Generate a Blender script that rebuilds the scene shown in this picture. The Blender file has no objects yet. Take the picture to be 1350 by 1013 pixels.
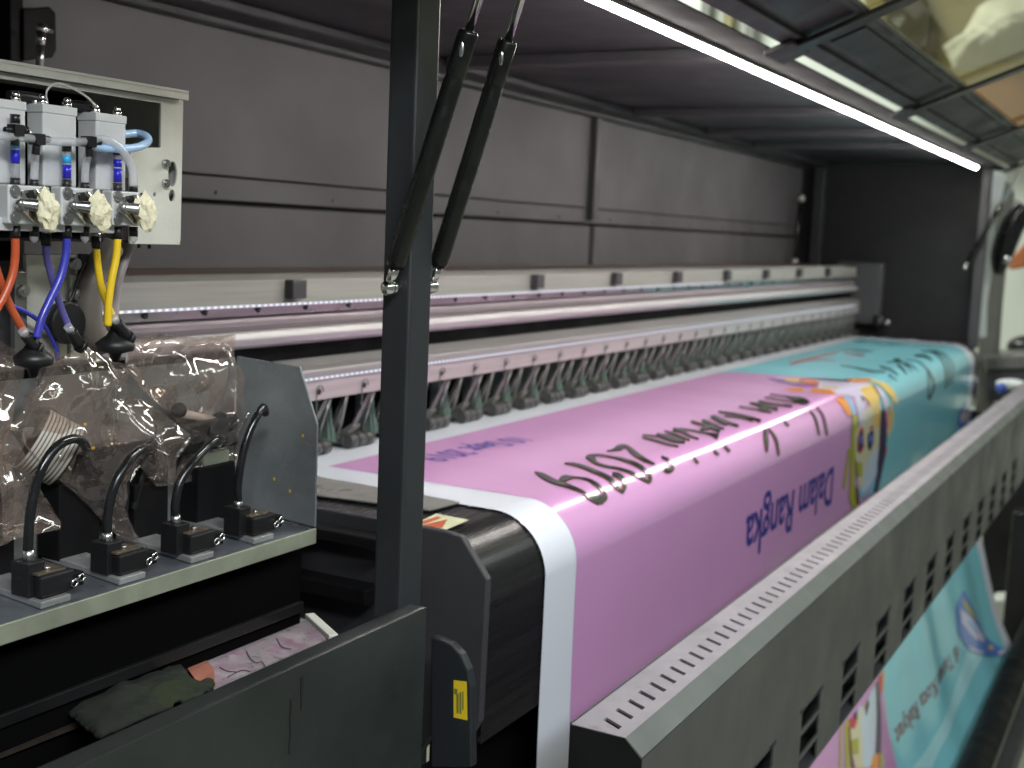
import bpy, bmesh, math, random
from mathutils import Vector, Matrix, noise
from math import sin, cos, pi, radians, sqrt, exp
random.seed(7)
S = bpy.context.scene
COL = S.collection
HZ = 1.62                       # camera height above the floor; everything is laid out relative to the lens and lifted at the end
# ------------------------------------------------------------------ camera
YAW, PIT, ROLL, FPX = radians(-61.694), radians(-7.0515), radians(-2.4497), 1622.7
def mrot():
    Rz = Matrix.Rotation(YAW, 3, 'Z'); Rx = Matrix.Rotation(PIT, 3, 'X'); Ry = Matrix.Rotation(ROLL, 3, 'Y')
    return Rz @ Rx @ Ry
RM = mrot()
cam = bpy.data.cameras.new('camera'); camo = bpy.data.objects.new('camera', cam); COL.objects.link(camo)
camo.matrix_world = Matrix.Translation((0, 0, HZ)) @ (RM @ Matrix.Rotation(radians(90), 3, 'X')).to_4x4()
cam.sensor_width = 36; cam.lens = FPX / 1350 * 36
cam.clip_start = 0.05; cam.clip_end = 100
cam.dof.use_dof = True; cam.dof.focus_distance = 1.12; cam.dof.aperture_fstop = 6.8
S.camera = camo
def ray(px, py): return RM @ Vector(((px - 675) / FPX, 1, -(py - 506.5) / FPX))
def A(px, py, x=None, y=None, z=None):
    d = ray(px, py)
    k = x / d.x if x is not None else (y / d.y if y is not None else z / d.z)
    return d * k
# ------------------------------------------------------------------ materials
def nd(nt, t, **kw):
    n = nt.nodes.new(t)
    for k, v in kw.items():
        if k in n.inputs: n.inputs[k].default_value = v
        else: setattr(n, k, v)
    return n
def mat(name, col, rough=.5, metal=0., var=.2, scale=6., bump=0., bscale=60., stretch=(1, 1, 1), spec=.5, coat=0., rvar=.12, dirt=None, dscale=3., dthr=.6, sss=0, trans=0, alpha=1):
    m = bpy.data.materials.new(name); m.use_nodes = True
    nt = m.node_tree; p = nt.nodes['Principled BSDF']; L = nt.links.new
    tc = nd(nt, 'ShaderNodeTexCoord'); mp = nd(nt, 'ShaderNodeMapping'); mp.inputs['Scale'].default_value = stretch
    L(tc.outputs['Object'], mp.inputs['Vector'])
    n1 = nd(nt, 'ShaderNodeTexNoise', Scale=scale, Detail=6., Roughness=.6); L(mp.outputs[0], n1.inputs['Vector'])
    r = nd(nt, 'ShaderNodeMapRange'); r.inputs['From Min'].default_value = .3; r.inputs['From Max'].default_value = .7
    r.inputs['To Min'].default_value = 1 - var; r.inputs['To Max'].default_value = 1 + var; L(n1.outputs['Fac'], r.inputs['Value'])
    mx = nd(nt, 'ShaderNodeVectorMath', operation='SCALE'); mx.inputs[0].default_value = col[:3]; L(r.outputs[0], mx.inputs['Scale'])
    csrc = mx.outputs[0]
    if dirt:
        n3 = nd(nt, 'ShaderNodeTexNoise', Scale=dscale, Detail=8., Roughness=.7); L(tc.outputs['Object'], n3.inputs['Vector'])
        r3 = nd(nt, 'ShaderNodeMapRange'); r3.inputs['From Min'].default_value = dthr; r3.inputs['From Max'].default_value = dthr + .12; L(n3.outputs['Fac'], r3.inputs['Value'])
        mm = nd(nt, 'ShaderNodeMix', data_type='RGBA'); L(r3.outputs[0], mm.inputs[0]); L(csrc, mm.inputs[6]); mm.inputs[7].default_value = (*dirt, 1); csrc = mm.outputs[2]
    L(csrc, p.inputs['Base Color'])
    p.inputs['Metallic'].default_value = metal; p.inputs['Specular IOR Level'].default_value = spec; p.inputs['Coat Weight'].default_value = coat
    p.inputs['Transmission Weight'].default_value = trans; p.inputs['Alpha'].default_value = alpha
    n2 = nd(nt, 'ShaderNodeTexNoise', Scale=scale * 2.3, Detail=5.); L(mp.outputs[0], n2.inputs['Vector'])
    r2 = nd(nt, 'ShaderNodeMapRange'); r2.inputs['From Min'].default_value = .3; r2.inputs['From Max'].default_value = .7
    r2.inputs['To Min'].default_value = max(.02, rough - rvar); r2.inputs['To Max'].default_value = min(1, rough + rvar); L(n2.outputs['Fac'], r2.inputs['Value']); L(r2.outputs[0], p.inputs['Roughness'])
    if bump:
        n4 = nd(nt, 'ShaderNodeTexNoise', Scale=bscale, Detail=3.); L(mp.outputs[0], n4.inputs['Vector'])
        b = nd(nt, 'ShaderNodeBump', Strength=bump, Distance=.002); L(n4.outputs['Fac'], b.inputs['Height']); L(b.outputs[0], p.inputs['Normal'])
    return m
def emit(name, col, s):
    m = bpy.data.materials.new(name); m.use_nodes = True; nt = m.node_tree; nt.nodes.clear()
    e = nd(nt, 'ShaderNodeEmission', Strength=s); e.inputs[0].default_value = (*col, 1)
    o = nd(nt, 'ShaderNodeOutputMaterial'); nt.links.new(e.outputs[0], o.inputs[0]); return m
M = {}
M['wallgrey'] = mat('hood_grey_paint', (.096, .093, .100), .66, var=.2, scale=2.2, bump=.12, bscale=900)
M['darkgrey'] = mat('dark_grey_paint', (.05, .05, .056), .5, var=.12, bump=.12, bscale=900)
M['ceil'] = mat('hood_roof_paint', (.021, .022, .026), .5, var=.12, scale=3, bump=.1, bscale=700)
M['post'] = mat('post_powder_coat', (.024, .028, .031), .42, var=.12, bump=.3, bscale=900)
M['panel'] = mat('bin_panel_paint', (.023, .029, .028), .38, var=.45, scale=5, bump=.15, bscale=500, dirt=(.045, .052, .046), dscale=7, dthr=.60)
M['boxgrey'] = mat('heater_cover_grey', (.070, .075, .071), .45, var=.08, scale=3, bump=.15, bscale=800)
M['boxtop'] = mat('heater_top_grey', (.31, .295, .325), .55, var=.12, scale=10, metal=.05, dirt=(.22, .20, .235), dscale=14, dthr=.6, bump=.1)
M['black'] = mat('black_plastic', (.012, .012, .013), .38, var=.2)
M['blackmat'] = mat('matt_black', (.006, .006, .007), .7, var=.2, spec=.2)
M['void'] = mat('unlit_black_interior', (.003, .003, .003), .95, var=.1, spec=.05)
M['rubber'] = mat('black_rubber_hose', (.010, .011, .012), .2, var=.2, scale=30, spec=.6)
M['platen'] = mat('black_anodised_platen', (.028, .028, .030), .27, metal=.55, var=.25, scale=4, stretch=(.4, 14, 14), rvar=.08)
M['alu'] = mat('brushed_aluminium', (.44, .43, .43), .42, metal=.6, var=.12, scale=5, stretch=(.6, 30, 30), rvar=.1)
M['alupale'] = mat('pale_aluminium', (.46, .45, .46), .5, metal=.3, var=.1, scale=5, stretch=(.6, 20, 20))
M['alubrown'] = mat('stained_beam_top', (.17, .12, .10), .4, metal=.5, var=.3, scale=5, stretch=(.7, 18, 18))
M['sheet'] = mat('zinc_sheet', (.66, .67, .60), .5, metal=.15, var=.08, scale=18, bump=.12, bscale=300, dirt=(.42, .42, .36), dscale=22, dthr=.68)
M['blockalu'] = mat('satin_aluminium_block', (.66, .68, .68), .42, metal=.2, var=.05, scale=20, bump=.08, bscale=500)
M['galv'] = mat('galvanised_steel', (.25, .275, .28), .36, metal=.3, var=.3, scale=9, rvar=.15, bump=.1, bscale=200)
M['traygreen'] = mat('tray_front_lip', (.46, .50, .38), .42, metal=.5, var=.18, scale=16, dirt=(.16, .15, .10), dscale=24, dthr=.69)
M['traymetal'] = mat('tray_floor_metal', (.13, .145, .165), .35, metal=.4, var=.5, scale=14, dirt=(.06, .05, .05), dscale=18, dthr=.58)
M['chrome'] = mat('chrome', (.85, .86, .84), .1, metal=1, var=.05, rvar=.04)
M['steel'] = mat('satin_steel', (.55, .56, .55), .28, metal=1, var=.1)
M['strut'] = mat('strut_black_paint', (.008, .009, .008), .22, var=.3, scale=30, spec=.45, dirt=(.05, .05, .05), dscale=60, dthr=.74)
M['green'] = mat('clamp_green_grey', (.16, .23, .20), .45, metal=.2, var=.2)
M['clamp'] = mat('clamp_spring_steel', (.24, .24, .23), .35, metal=.7, var=.15)
M['roller'] = mat('clamp_roller_rubber', (.05, .05, .048), .5, var=.3)
M['white'] = mat('white_vinyl', (.78, .80, .90), .25, var=.02)
M['cream'] = mat('cream_wall', (.70, .74, .66), .8, var=.12, scale=1.2)
M['floor'] = mat('beige_floor', (.50, .50, .40), .45, var=.1, scale=1.5, bump=.1)
M['tape'] = mat('masking_tape', (.80, .76, .54), .6, var=.1, scale=40, bump=.5, bscale=200)
M['cloth'] = mat('dark_green_cloth', (.012, .018, .012), .9, var=.5, scale=14, bump=.9, bscale=900, dirt=(.028, .042, .012), dscale=9, dthr=.53)
M['yellow'] = mat('yellow_ink_hose', (.85, .58, .02), .3, var=.06)
M['blue'] = mat('blue_ink_hose', (.045, .05, .42), .3, var=.2, scale=20)
M['violet'] = mat('violet_ink_hose', (.10, .09, .30), .3, var=.3, scale=20)
M['red'] = mat('red_ink_hose', (.55, .10, .035), .3, var=.15, scale=20)
M['inkblue'] = mat('blue_ink', (.02, .02, .5), .3, var=.2)
M['inkcyan'] = mat('cyan_ink', (.04, .40, .75), .3, var=.1)
M['cream_tube'] = mat('ribbed_tube_plastic', (.56, .54, .48), .5, var=.08)
M['brown'] = mat('brown_tube_groove', (.16, .10, .08), .6)
M['tan'] = mat('tan_partition', (.27, .24, .13), .8, var=.35, scale=2)
M['cloth_white'] = mat('white_fabric', (.72, .76, .74), .8, var=.15, scale=4, bump=.5, bscale=12)
M['orange'] = mat('orange_box', (.65, .22, .08), .6, var=.2, scale=3)
M['midgrey'] = mat('mid_grey_column', (.19, .19, .17), .55, var=.1)
M['stick'] = mat('sticker_yellow', (.85, .62, .03), .5, var=.05)
M['stick2'] = mat('sticker_pale', (.66, .68, .45), .5, var=.05)
M['bluecap'] = mat('blue_plastic', (.05, .12, .5), .4)
def mat_clear(name, tint, body=.12, rough=.1, bump=.0, bscale=120, gl=1.0, bodycol=None):
    """thin clear plastic: light passes through, the skin reflects, a little haze"""
    m = bpy.data.materials.new(name); m.use_nodes = True; nt = m.node_tree; nt.nodes.clear(); L = nt.links.new
    t = nd(nt, 'ShaderNodeBsdfTransparent'); t.inputs[0].default_value = (*tint, 1)
    g = nd(nt, 'ShaderNodeBsdfGlossy', Roughness=rough); g.inputs[0].default_value = (1, 1, 1, 1)
    d = nd(nt, 'ShaderNodeBsdfDiffuse'); d.inputs[0].default_value = (*(bodycol or tint), 1)
    tr = nd(nt, 'ShaderNodeBsdfTranslucent'); tr.inputs[0].default_value = (*(bodycol or tint), 1)
    dt = nd(nt, 'ShaderNodeMixShader'); dt.inputs[0].default_value = .4; L(d.outputs[0], dt.inputs[1]); L(tr.outputs[0], dt.inputs[2])
    lw = nd(nt, 'ShaderNodeLayerWeight', Blend=.5)
    pw = nd(nt, 'ShaderNodeMath', operation='POWER'); pw.inputs[1].default_value = 4.; L(lw.outputs['Facing'], pw.inputs[0])
    mr = nd(nt, 'ShaderNodeMath', operation='MULTIPLY_ADD'); mr.inputs[1].default_value = .8 * gl; mr.inputs[2].default_value = .05 * gl; mr.use_clamp = True; L(pw.outputs[0], mr.inputs[0])
    m1 = nd(nt, 'ShaderNodeMixShader'); m1.inputs[0].default_value = body; L(t.outputs[0], m1.inputs[1]); L(dt.outputs[0], m1.inputs[2])
    m2 = nd(nt, 'ShaderNodeMixShader'); L(mr.outputs[0], m2.inputs[0]); L(m1.outputs[0], m2.inputs[1]); L(g.outputs[0], m2.inputs[2])
    if bump:
        tc = nd(nt, 'ShaderNodeTexCoord'); n = nd(nt, 'ShaderNodeTexNoise', Scale=bscale, Detail=4., Distortion=1.5); L(tc.outputs['Object'], n.inputs['Vector'])
        b = nd(nt, 'ShaderNodeBump', Strength=bump, Distance=.004); L(n.outputs['Fac'], b.inputs['Height'])
        for x in (g, d, lw): L(b.outputs[0], x.inputs['Normal'])
    o = nd(nt, 'ShaderNodeOutputMaterial'); L(m2.outputs[0], o.inputs[0]); return m
M['bag'] = mat_clear('crumpled_clear_bag', (.96, .89, .85), body=.085, rough=.055, bump=.16, bscale=30, gl=2.2, bodycol=(.88, .74, .66))
M['tube'] = mat_clear('clear_tube', (.97, .98, .99), body=.48, rough=.1, gl=1.3, bodycol=(.92, .94, .96))
M['window'] = mat_clear('amber_acrylic_window', (.86, .83, .70), body=.02, rough=.03, gl=.35, bodycol=(.4, .36, .25))
M['led'] = emit('led_bar_light', (1, .95, .88), 85)
M['led2'] = emit('small_led_strip_light', (.88, .88, 1), 1.2)
nt_ = M['led2'].node_tree; e_ = [n for n in nt_.nodes if n.type == 'EMISSION'][0]
t_ = nd(nt_, 'ShaderNodeTexCoord'); x_ = nd(nt_, 'ShaderNodeSeparateXYZ'); nt_.links.new(t_.outputs['Object'], x_.inputs[0])
f_ = nd(nt_, 'ShaderNodeMath', operation='MULTIPLY'); f_.inputs[1].default_value = 2 * pi / .0125; nt_.links.new(x_.outputs[0], f_.inputs[0])
g_ = nd(nt_, 'ShaderNodeMath', operation='SINE'); nt_.links.new(f_.outputs[0], g_.inputs[0])
h_ = nd(nt_, 'ShaderNodeMath', operation='MULTIPLY_ADD'); h_.inputs[1].default_value = .35; h_.inputs[2].default_value = .9; nt_.links.new(g_.outputs[0], h_.inputs[0]); nt_.links.new(h_.outputs[0], e_.inputs['Strength'])
M['rail_metal'] = mat('tray_rail_metal', (.42, .43, .43), .35, metal=.5, var=.2, scale=20)
# ------------------------------------------------------------------ object helpers
def thing(name, label, cat, group=None):
    o = bpy.data.objects.new(name, None); COL.objects.link(o); o.empty_display_size = .05
    o['label'] = label; o['category'] = cat
    if group: o['group'] = group
    return o
def tag(o, label, cat, group=None):
    o['label'] = label; o['category'] = cat
    if group: o['group'] = group
    return o
class MB:
    def __init__(s): s.bm = bmesh.new()
    def box(s, x0, x1, y0, y1, z0, z1):
        v = [s.bm.verts.new((x, y, z)) for x in (x0, x1) for y in (y0, y1) for z in (z0, z1)]
        for f in ((0, 1, 3, 2), (4, 6, 7, 5), (0, 4, 5, 1), (2, 3, 7, 6), (0, 2, 6, 4), (1, 5, 7, 3)): s.bm.faces.new([v[i] for i in f])
        return s
    def obox(s, c, ax, ay, az):
        """oriented box: centre and three half-axis vectors"""
        c = Vector(c); ax, ay, az = Vector(ax), Vector(ay), Vector(az)
        v = [s.bm.verts.new(c + ax * i + ay * j + az * k) for i in (-1, 1) for j in (-1, 1) for k in (-1, 1)]
        for f in ((0, 1, 3, 2), (4, 6, 7, 5), (0, 4, 5, 1), (2, 3, 7, 6), (0, 2, 6, 4), (1, 5, 7, 3)): s.bm.faces.new([v[i] for i in f])
        return s
    def bar(s, a, b, w, h, up=(0, 0, 1)):
        a, b = Vector(a), Vector(b); d = (b - a); u = Vector(up); n = d.cross(u).normalized(); u2 = n.cross(d).normalized()
        return s.obox((a + b) / 2, d / 2, n * w / 2, u2 * h / 2)
    def prism(s, pts, ext):
        """polygon (list of Vector) extruded by vector ext"""
        ext = Vector(ext); a = [s.bm.verts.new(p) for p in pts]; b = [s.bm.verts.new(Vector(p) + ext) for p in pts]
        n = len(pts); s.bm.faces.new(a); s.bm.faces.new(b[::-1])
        for i in range(n): s.bm.faces.new((a[i], b[i], b[(i + 1) % n], a[(i + 1) % n]))
        return s
    def tube(s, pts, r, segs=12, smooth_n=6, caps=True):
        P_ = [Vector(p) for p in pts]; n = len(P_); R_ = r if isinstance(r, (list, tuple)) else [r] * n
        path, rad = [], []
        if n > 2 and smooth_n > 1:
            for i in range(n - 1):
                p0 = P_[max(i - 1, 0)]; p1 = P_[i]; p2 = P_[i + 1]; p3 = P_[min(i + 2, n - 1)]
                for k in range(smooth_n):
                    t = k / smooth_n
                    path.append(.5 * ((2 * p1) + (p2 - p0) * t + (2 * p0 - 5 * p1 + 4 * p2 - p3) * t * t + (3 * p1 - p0 - 3 * p2 + p3) * t ** 3)); rad.append(R_[i] * (1 - t) + R_[i + 1] * t)
            path.append(P_[-1]); rad.append(R_[-1])
        else: path, rad = P_, list(R_)
        T = [(path[min(i + 1, len(path) - 1)] - path[max(i - 1, 0)]).normalized() for i in range(len(path))]
        u = T[0].orthogonal().normalized(); rings = []
        for i, p in enumerate(path):
            u = (u - T[i] * u.dot(T[i])).normalized(); w = T[i].cross(u)
            rings.append([s.bm.verts.new(p + (u * cos(2 * pi * k / segs) + w * sin(2 * pi * k / segs)) * rad[i]) for k in range(segs)])
        for i in range(len(rings) - 1):
            for k in range(segs):
                f = s.bm.faces.new((rings[i][k], rings[i][(k + 1) % segs], rings[i + 1][(k + 1) % segs], rings[i + 1][k])); f.smooth = True
        if caps:
            s.bm.faces.new(rings[0][::-1]); s.bm.faces.new(rings[-1])
        return s
    def cyl(s, a, b, r, segs=24, r2=None): return s.tube([a, b], [r, r if r2 is None else r2], segs, 1)
    def ball(s, c, r, u=16, v=10, sc=(1, 1, 1)):
        g = bmesh.ops.create_uvsphere(s.bm, u_segments=u, v_segments=v, radius=1.)
        bmesh.ops.transform(s.bm, matrix=Matrix.Translation(c) @ Matrix.Diagonal((r * sc[0], r * sc[1], r * sc[2], 1)), verts=g['verts'])
        for vv in g['verts']:
            for f in vv.link_faces: f.smooth = True
        return s
    def quad(s, *p):
        s.bm.faces.new([s.bm.verts.new(q) for q in p]); return s
    def build(s, name, m, parent=None, bevel=0, segs=2, kind=None, norm=True):
        if norm: bmesh.ops.recalc_face_normals(s.bm, faces=s.bm.faces[:])
        me = bpy.data.meshes.new(name); s.bm.to_mesh(me); s.bm.free(); me.materials.append(m if not isinstance(m, str) else M[m])
        o = bpy.data.objects.new(name, me); COL.objects.link(o)
        if parent is not None: o.parent = parent
        if bevel:
            b = o.modifiers.new('bevel', 'BEVEL'); b.width = bevel; b.segments = segs; b.limit_method = 'ANGLE'; b.angle_limit = radians(40)
        if kind: o['kind'] = kind
        return o
def copy_tree(o, parent=None, dx=(0, 0, 0)):
    c = o.copy(); COL.objects.link(c); c.parent = parent
    c.location = o.location + Vector(dx)
    for ch in o.children: copy_tree(ch, c)
    return c
def xprof(pts, x0, x1):
    """closed (y,z) outline extruded along X"""
    return MB().prism([Vector((x0, y, z)) for y, z in pts], (x1 - x0, 0, 0))
# ================================================================== THE PRINTER
PR = thing('large_format_printer', 'dark grey wide format printer with open hood, long aluminium beam and black platen', 'printer')
XE = 4.95; YW = 1.38; ZC = .305
# --- hood back panel with pressed seams
b = MB()
z_a, z_b = A(242, 229.6, y=YW).z, A(242, 264.5, y=YW).z
b.box(.2, XE, YW, YW + .02, z_a + .003, ZC + .02)
b.box(.2, XE, YW, YW + .02, z_b + .004, z_a)
b.build('hood_back_panel', 'wallgrey', PR, .0015)
b = MB().box(.2, 2.955, YW, YW + .02, -.32, z_b - .004).box(2.985, XE, YW, YW + .02, -.32, z_b - .004)
b.build('hood_lower_back_panel', 'wallgrey', PR, .0015)
MB().box(.2, XE, YW + .012, YW + .02, z_b - .006, z_a + .006).build('panel_joint_shadow', 'blackmat', PR)
b = MB().box(2.93, 2.965, YW - .02, YW - .0005, z_b + .015, ZC)
b.build('back_panel_rib', 'darkgrey', PR, .002)
for k in range(14):
    x = .6 + .31 * k
    MB().cyl((x, YW - .001, z_b + .016), (x, YW - .004, z_b + .016), .003, 10).build('panel_rivet', 'wallgrey', PR)
# roof, its ribs, the tube along its back edge
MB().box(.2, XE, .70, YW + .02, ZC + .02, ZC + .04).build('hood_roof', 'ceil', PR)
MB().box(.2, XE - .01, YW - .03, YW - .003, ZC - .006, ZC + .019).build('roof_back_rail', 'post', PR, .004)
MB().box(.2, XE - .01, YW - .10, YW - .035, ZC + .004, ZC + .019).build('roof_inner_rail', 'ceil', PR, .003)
for x in (2.04, 2.95, 3.5, 3.95):
    MB().box(x, x + .05, .705, YW - .11, ZC + .0, ZC + .0195).build('roof_rib', 'darkgrey', PR, .002)
# right end panel of the hood
MB().box(XE, XE + .02, .675, YW + .02, -.42, ZC + .02).build('hood_end_panel', mat('end_panel_black_paint', (.014, .014, .016), .6, spec=.3), PR)
MB().box(XE - .05, XE - .002, 1.28, 1.32, -.34, ZC).build('end_panel_rib', 'post', PR, .003)
# front top rail with the bright LED bar
b = MB(); b.prism([Vector((.2, .60, .3000)), Vector((.2, .678, .3035)), Vector((.2, .678, .312)), Vector((.2, .704, .312)), Vector((.2, .704, .340)), Vector((.2, .60, .3020))], (XE - .2, 0, 0))
b.build('front_top_rail', mat('rail_matt_grey', (.016, .016, .016), .75, var=.05, spec=.1), PR)
b = MB().box(1.1, 4.72, .6785, .6805, .298, .3118).box(1.1, 4.72, .6995, .7015, .302, .3118); b.build('led_channel', 'alupale', PR)
MB().tube([(1.2, .690, .3015), (4.70, .690, .3015)], .0092, 12, 1).build('led_bar', 'led', PR)
# posts (left and right), each with strut mounts
b = MB().box(1.008, 1.048, .66, .693, -1.1, .50); b.build('front_post', 'post', PR, .0035, 3)
b = MB().box(1.0485, 1.0505, .692, .70, -.2, .5); b.build('post_edge_trim', 'steel', PR)
b = MB().box(4.86, 4.90, .655, .69, -.36, .31); b.build('front_post', 'darkgrey', PR, .004)
b = MB().box(4.9005, 4.949, .665, .69, -.36, .31); b.build('end_panel_flange', 'darkgrey', PR, .004)
# --- gas struts
def gas_strut(x, y0, z0, sl=-.335, stub=1):
    r = MB(); d = Vector((0, sl, 1)).normalized(); p = Vector((x, y0, z0))
    bi = MB().ball(p, .0078, 20, 14).cyl(p + Vector((stub * .004, 0, 0)), p + Vector((stub * .016, 0, 0)), .0045, 16).ball(p + Vector((stub * .008, 0, 0)), .0066, 16, 10)
    base = MB().tube([p + d * .022, p + d * .028, p + d * .205, p + d * .207, p + d * .211, p + d * .213, p + d * .250, p + d * .253],
                     [.0085, .0095, .0095, .0088, .0088, .0097, .0097, .0085], 28, 1).build('gas_strut', 'strut', PR)
    bi.build('ball_joint', 'chrome', base)
    MB().tube([p + d * .006, p + d * .014, p + d * .0225], [.0045, .0052, .0052], 16, 1).build('socket_neck', 'chrome', base)
    MB().cyl(p + d * .252, p + d * .62, .0042, 20).build('piston_rod', 'chrome', base)
    MB().ball(p + d * .235 + Vector((-.0085, -.003, 0)), .0052, 14, 10, (.35, .6, 1.5)).build('safety_clip', 'steel', base)
    return base
p = A(512, 380, x=.993); gas_strut(.993, p.y, p.z)
p = A(569, 378, x=1.062); gas_strut(1.062, p.y, p.z, -.32, -1)
p = A(1272, 353, x=4.84); gas_strut(4.84, p.y, p.z, -.45)
# far strut standing against the back of the end panel
q0 = A(1047, 345, y=1.34); q1 = A(1056, 262, y=1.34)
MB().cyl(q0, q1, .008, 14).build('rear_gas_strut', 'strut', PR)
for q in (q0, q1): MB().ball(q, .016, 14, 10).build('rear_ball_joint', 'steel', PR)
# black latch box with stud on the back panel, upper left, and dark cable strip
b = MB(); b.prism([A(x_, y_, y=YW - .035) for x_, y_ in ((31, 12), (66, 9), (74, 17), (75, 66), (70, 76), (31, 80))], (0, .033, 0)); b.build('latch_box', 'blackmat', PR, .002)
b = MB().tube([A(52, 92, y=1.30), A(53, 60, y=1.30)], .0048, 14, 1); b.build('latch_strut', 'steel', PR)
b = MB().ball(A(55, 38, y=1.30), .0075).cyl(A(56, 38, y=1.30), A(68, 42, y=1.31), .003); b.cyl(A(53, 60, y=1.3), A(54, 42, y=1.3), .0062); b.build('latch_ball_joint', 'chrome', PR)
b = MB(); p0 = A(6, 0, y=YW - .02); p1 = A(24, 0, y=YW - .02); b.box(p0.x, p1.x, YW - .03, YW - .001, -.2, ZC); b.box(p1.x, p1.x + .008, YW - .02, YW - .001, .21, .235); b.build('cable_duct', 'blackmat', PR, .002)
# --- gantry beam: stacked profiles along X.  BY = its front face
BY = 1.13
def zl(py, y=BY, px=400): return A(px, py, y=y).z
XB0, XB1 = .3, 4.86
zt = zl(372)
b = xprof([(BY, zt), (1.36, zl(352, 1.36)), (1.36, zl(352, 1.36) - .008), (BY + .002, zt - .006)], XB0, XB1); b.build('beam_top_cover', 'alubrown', PR, .001)
b = xprof([(BY - .004, zt + .002), (BY + .045, zt + .006), (BY + .045, zt + .010), (BY - .010, zt + .005), (BY - .010, zl(399)), (BY - .004, zl(399))], XB0, XB1); b.build('upper_beam_face', mat('upper_beam_metal', (.38, .38, .36), .5, metal=.3, var=.12, scale=5, stretch=(.6, 20, 20)), PR)
b = xprof([(BY - .02, zl(399, BY - .02)), (BY - .001, zl(399, BY - .02)), (BY - .001, zl(411)), (BY - .012, zl(411))], XB0, XB1); b.build('upper_led_ledge', 'clamp', PR)
MB().tube([(XB0, BY - .023, zl(400, BY - .02)), (3.25, BY - .023, zl(400, BY - .02))], .0017, 8, 1).build('upper_led_strip', 'led2', PR)
for k in range(30):
    x = .9 + .105 * k
    MB().cyl((x, BY - .0165, zl(405.5, BY - .018)), (x, BY - .0195, zl(405.5, BY - .018)), .0040, 10).build('ledge_screw', 'black', PR) if k < 28 else None
b = xprof([(BY - .004, zl(411)), (BY + .0, zl(411)), (BY, zl(431)), (BY - .004, zl(431)), (BY - .010, zl(424)), (BY - .010, zl(418))], XB0, XB1)
b.build('linear_rail', mat('violet_stained_rail', (.36, .31, .34), .4, metal=.4, var=.15, scale=5, stretch=(.6, 25, 25)), PR)
b = xprof([(BY - .02, zl(433, BY - .02)), (BY - .0005, zl(431)), (BY - .0005, zl(453)), (BY - .02, zl(450, BY - .02)), (BY - .024, zl(442, BY - .024))], XB0, XB1); b.build('lower_beam_tube', 'alupale', PR, .002)
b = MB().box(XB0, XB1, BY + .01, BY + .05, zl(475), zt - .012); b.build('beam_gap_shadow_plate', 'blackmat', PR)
yl = BY - .035
b = xprof([(BY + .02, zl(468, BY + .02)), (BY - .015, zl(484, BY - .015)), (yl, zl(490, yl)), (yl, zl(500, yl)), (BY + .02, zl(500, yl))], XB0, XB1); b.build('lower_profile', 'alu', PR, .002)
MB().tube([(XB0, yl - .002, zl(501.5, yl)), (XB1 - .1, yl - .002, zl(501.5, yl))], .0017, 8, 1).build('lower_led_strip', 'led2', PR)
zf0 = zl(531, yl)
b = MB().box(XB0, XB1, yl + .001, yl + .004, zf0, zl(503, yl)).box(XB0, XB1, yl + .004, yl + .05, zl(503, yl) - .006, zl(503, yl) - .003)
b.build('clamp_flange', mat('pinkish_flange_metal', (.46, .42, .42), .45, metal=.35, var=.12, scale=6, stretch=(.6, 20, 20)), PR)
MB().box(XB0, XB1, BY + .032, BY + .05, -.335, zl(500)).build('dark_recess_plate', 'void', PR)  # near-black plate, its colour supplies the shade between the clamp arms
# rail clips (dark squares along the top of the beam)
xs = [A(px, 376, y=BY).x for px in (377, 698, 803, 884, 950, 1002, 1046, 1084)]
for i, x in enumerate(xs):
    z = zt - .001
    MB().box(x - .016, x + .016, BY - .026, BY - .0105, z - .021, z + .006).build('beam_clip', 'darkgrey', PR, .002)
# right end bracket of the beam + knob
MB().box(4.865, 4.93, 1.02, 1.20, -.30, -.06).build('beam_end_bracket', 'darkgrey', PR, .01)
MB().cyl((4.88, 1.0, -.285), (4.88, 1.04, -.285), .03, 20).build('bracket_knob', 'black', PR)
MB().ball((4.85, .985, -.285), .012).build('bracket_knob_cap', 'steel', PR)
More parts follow.
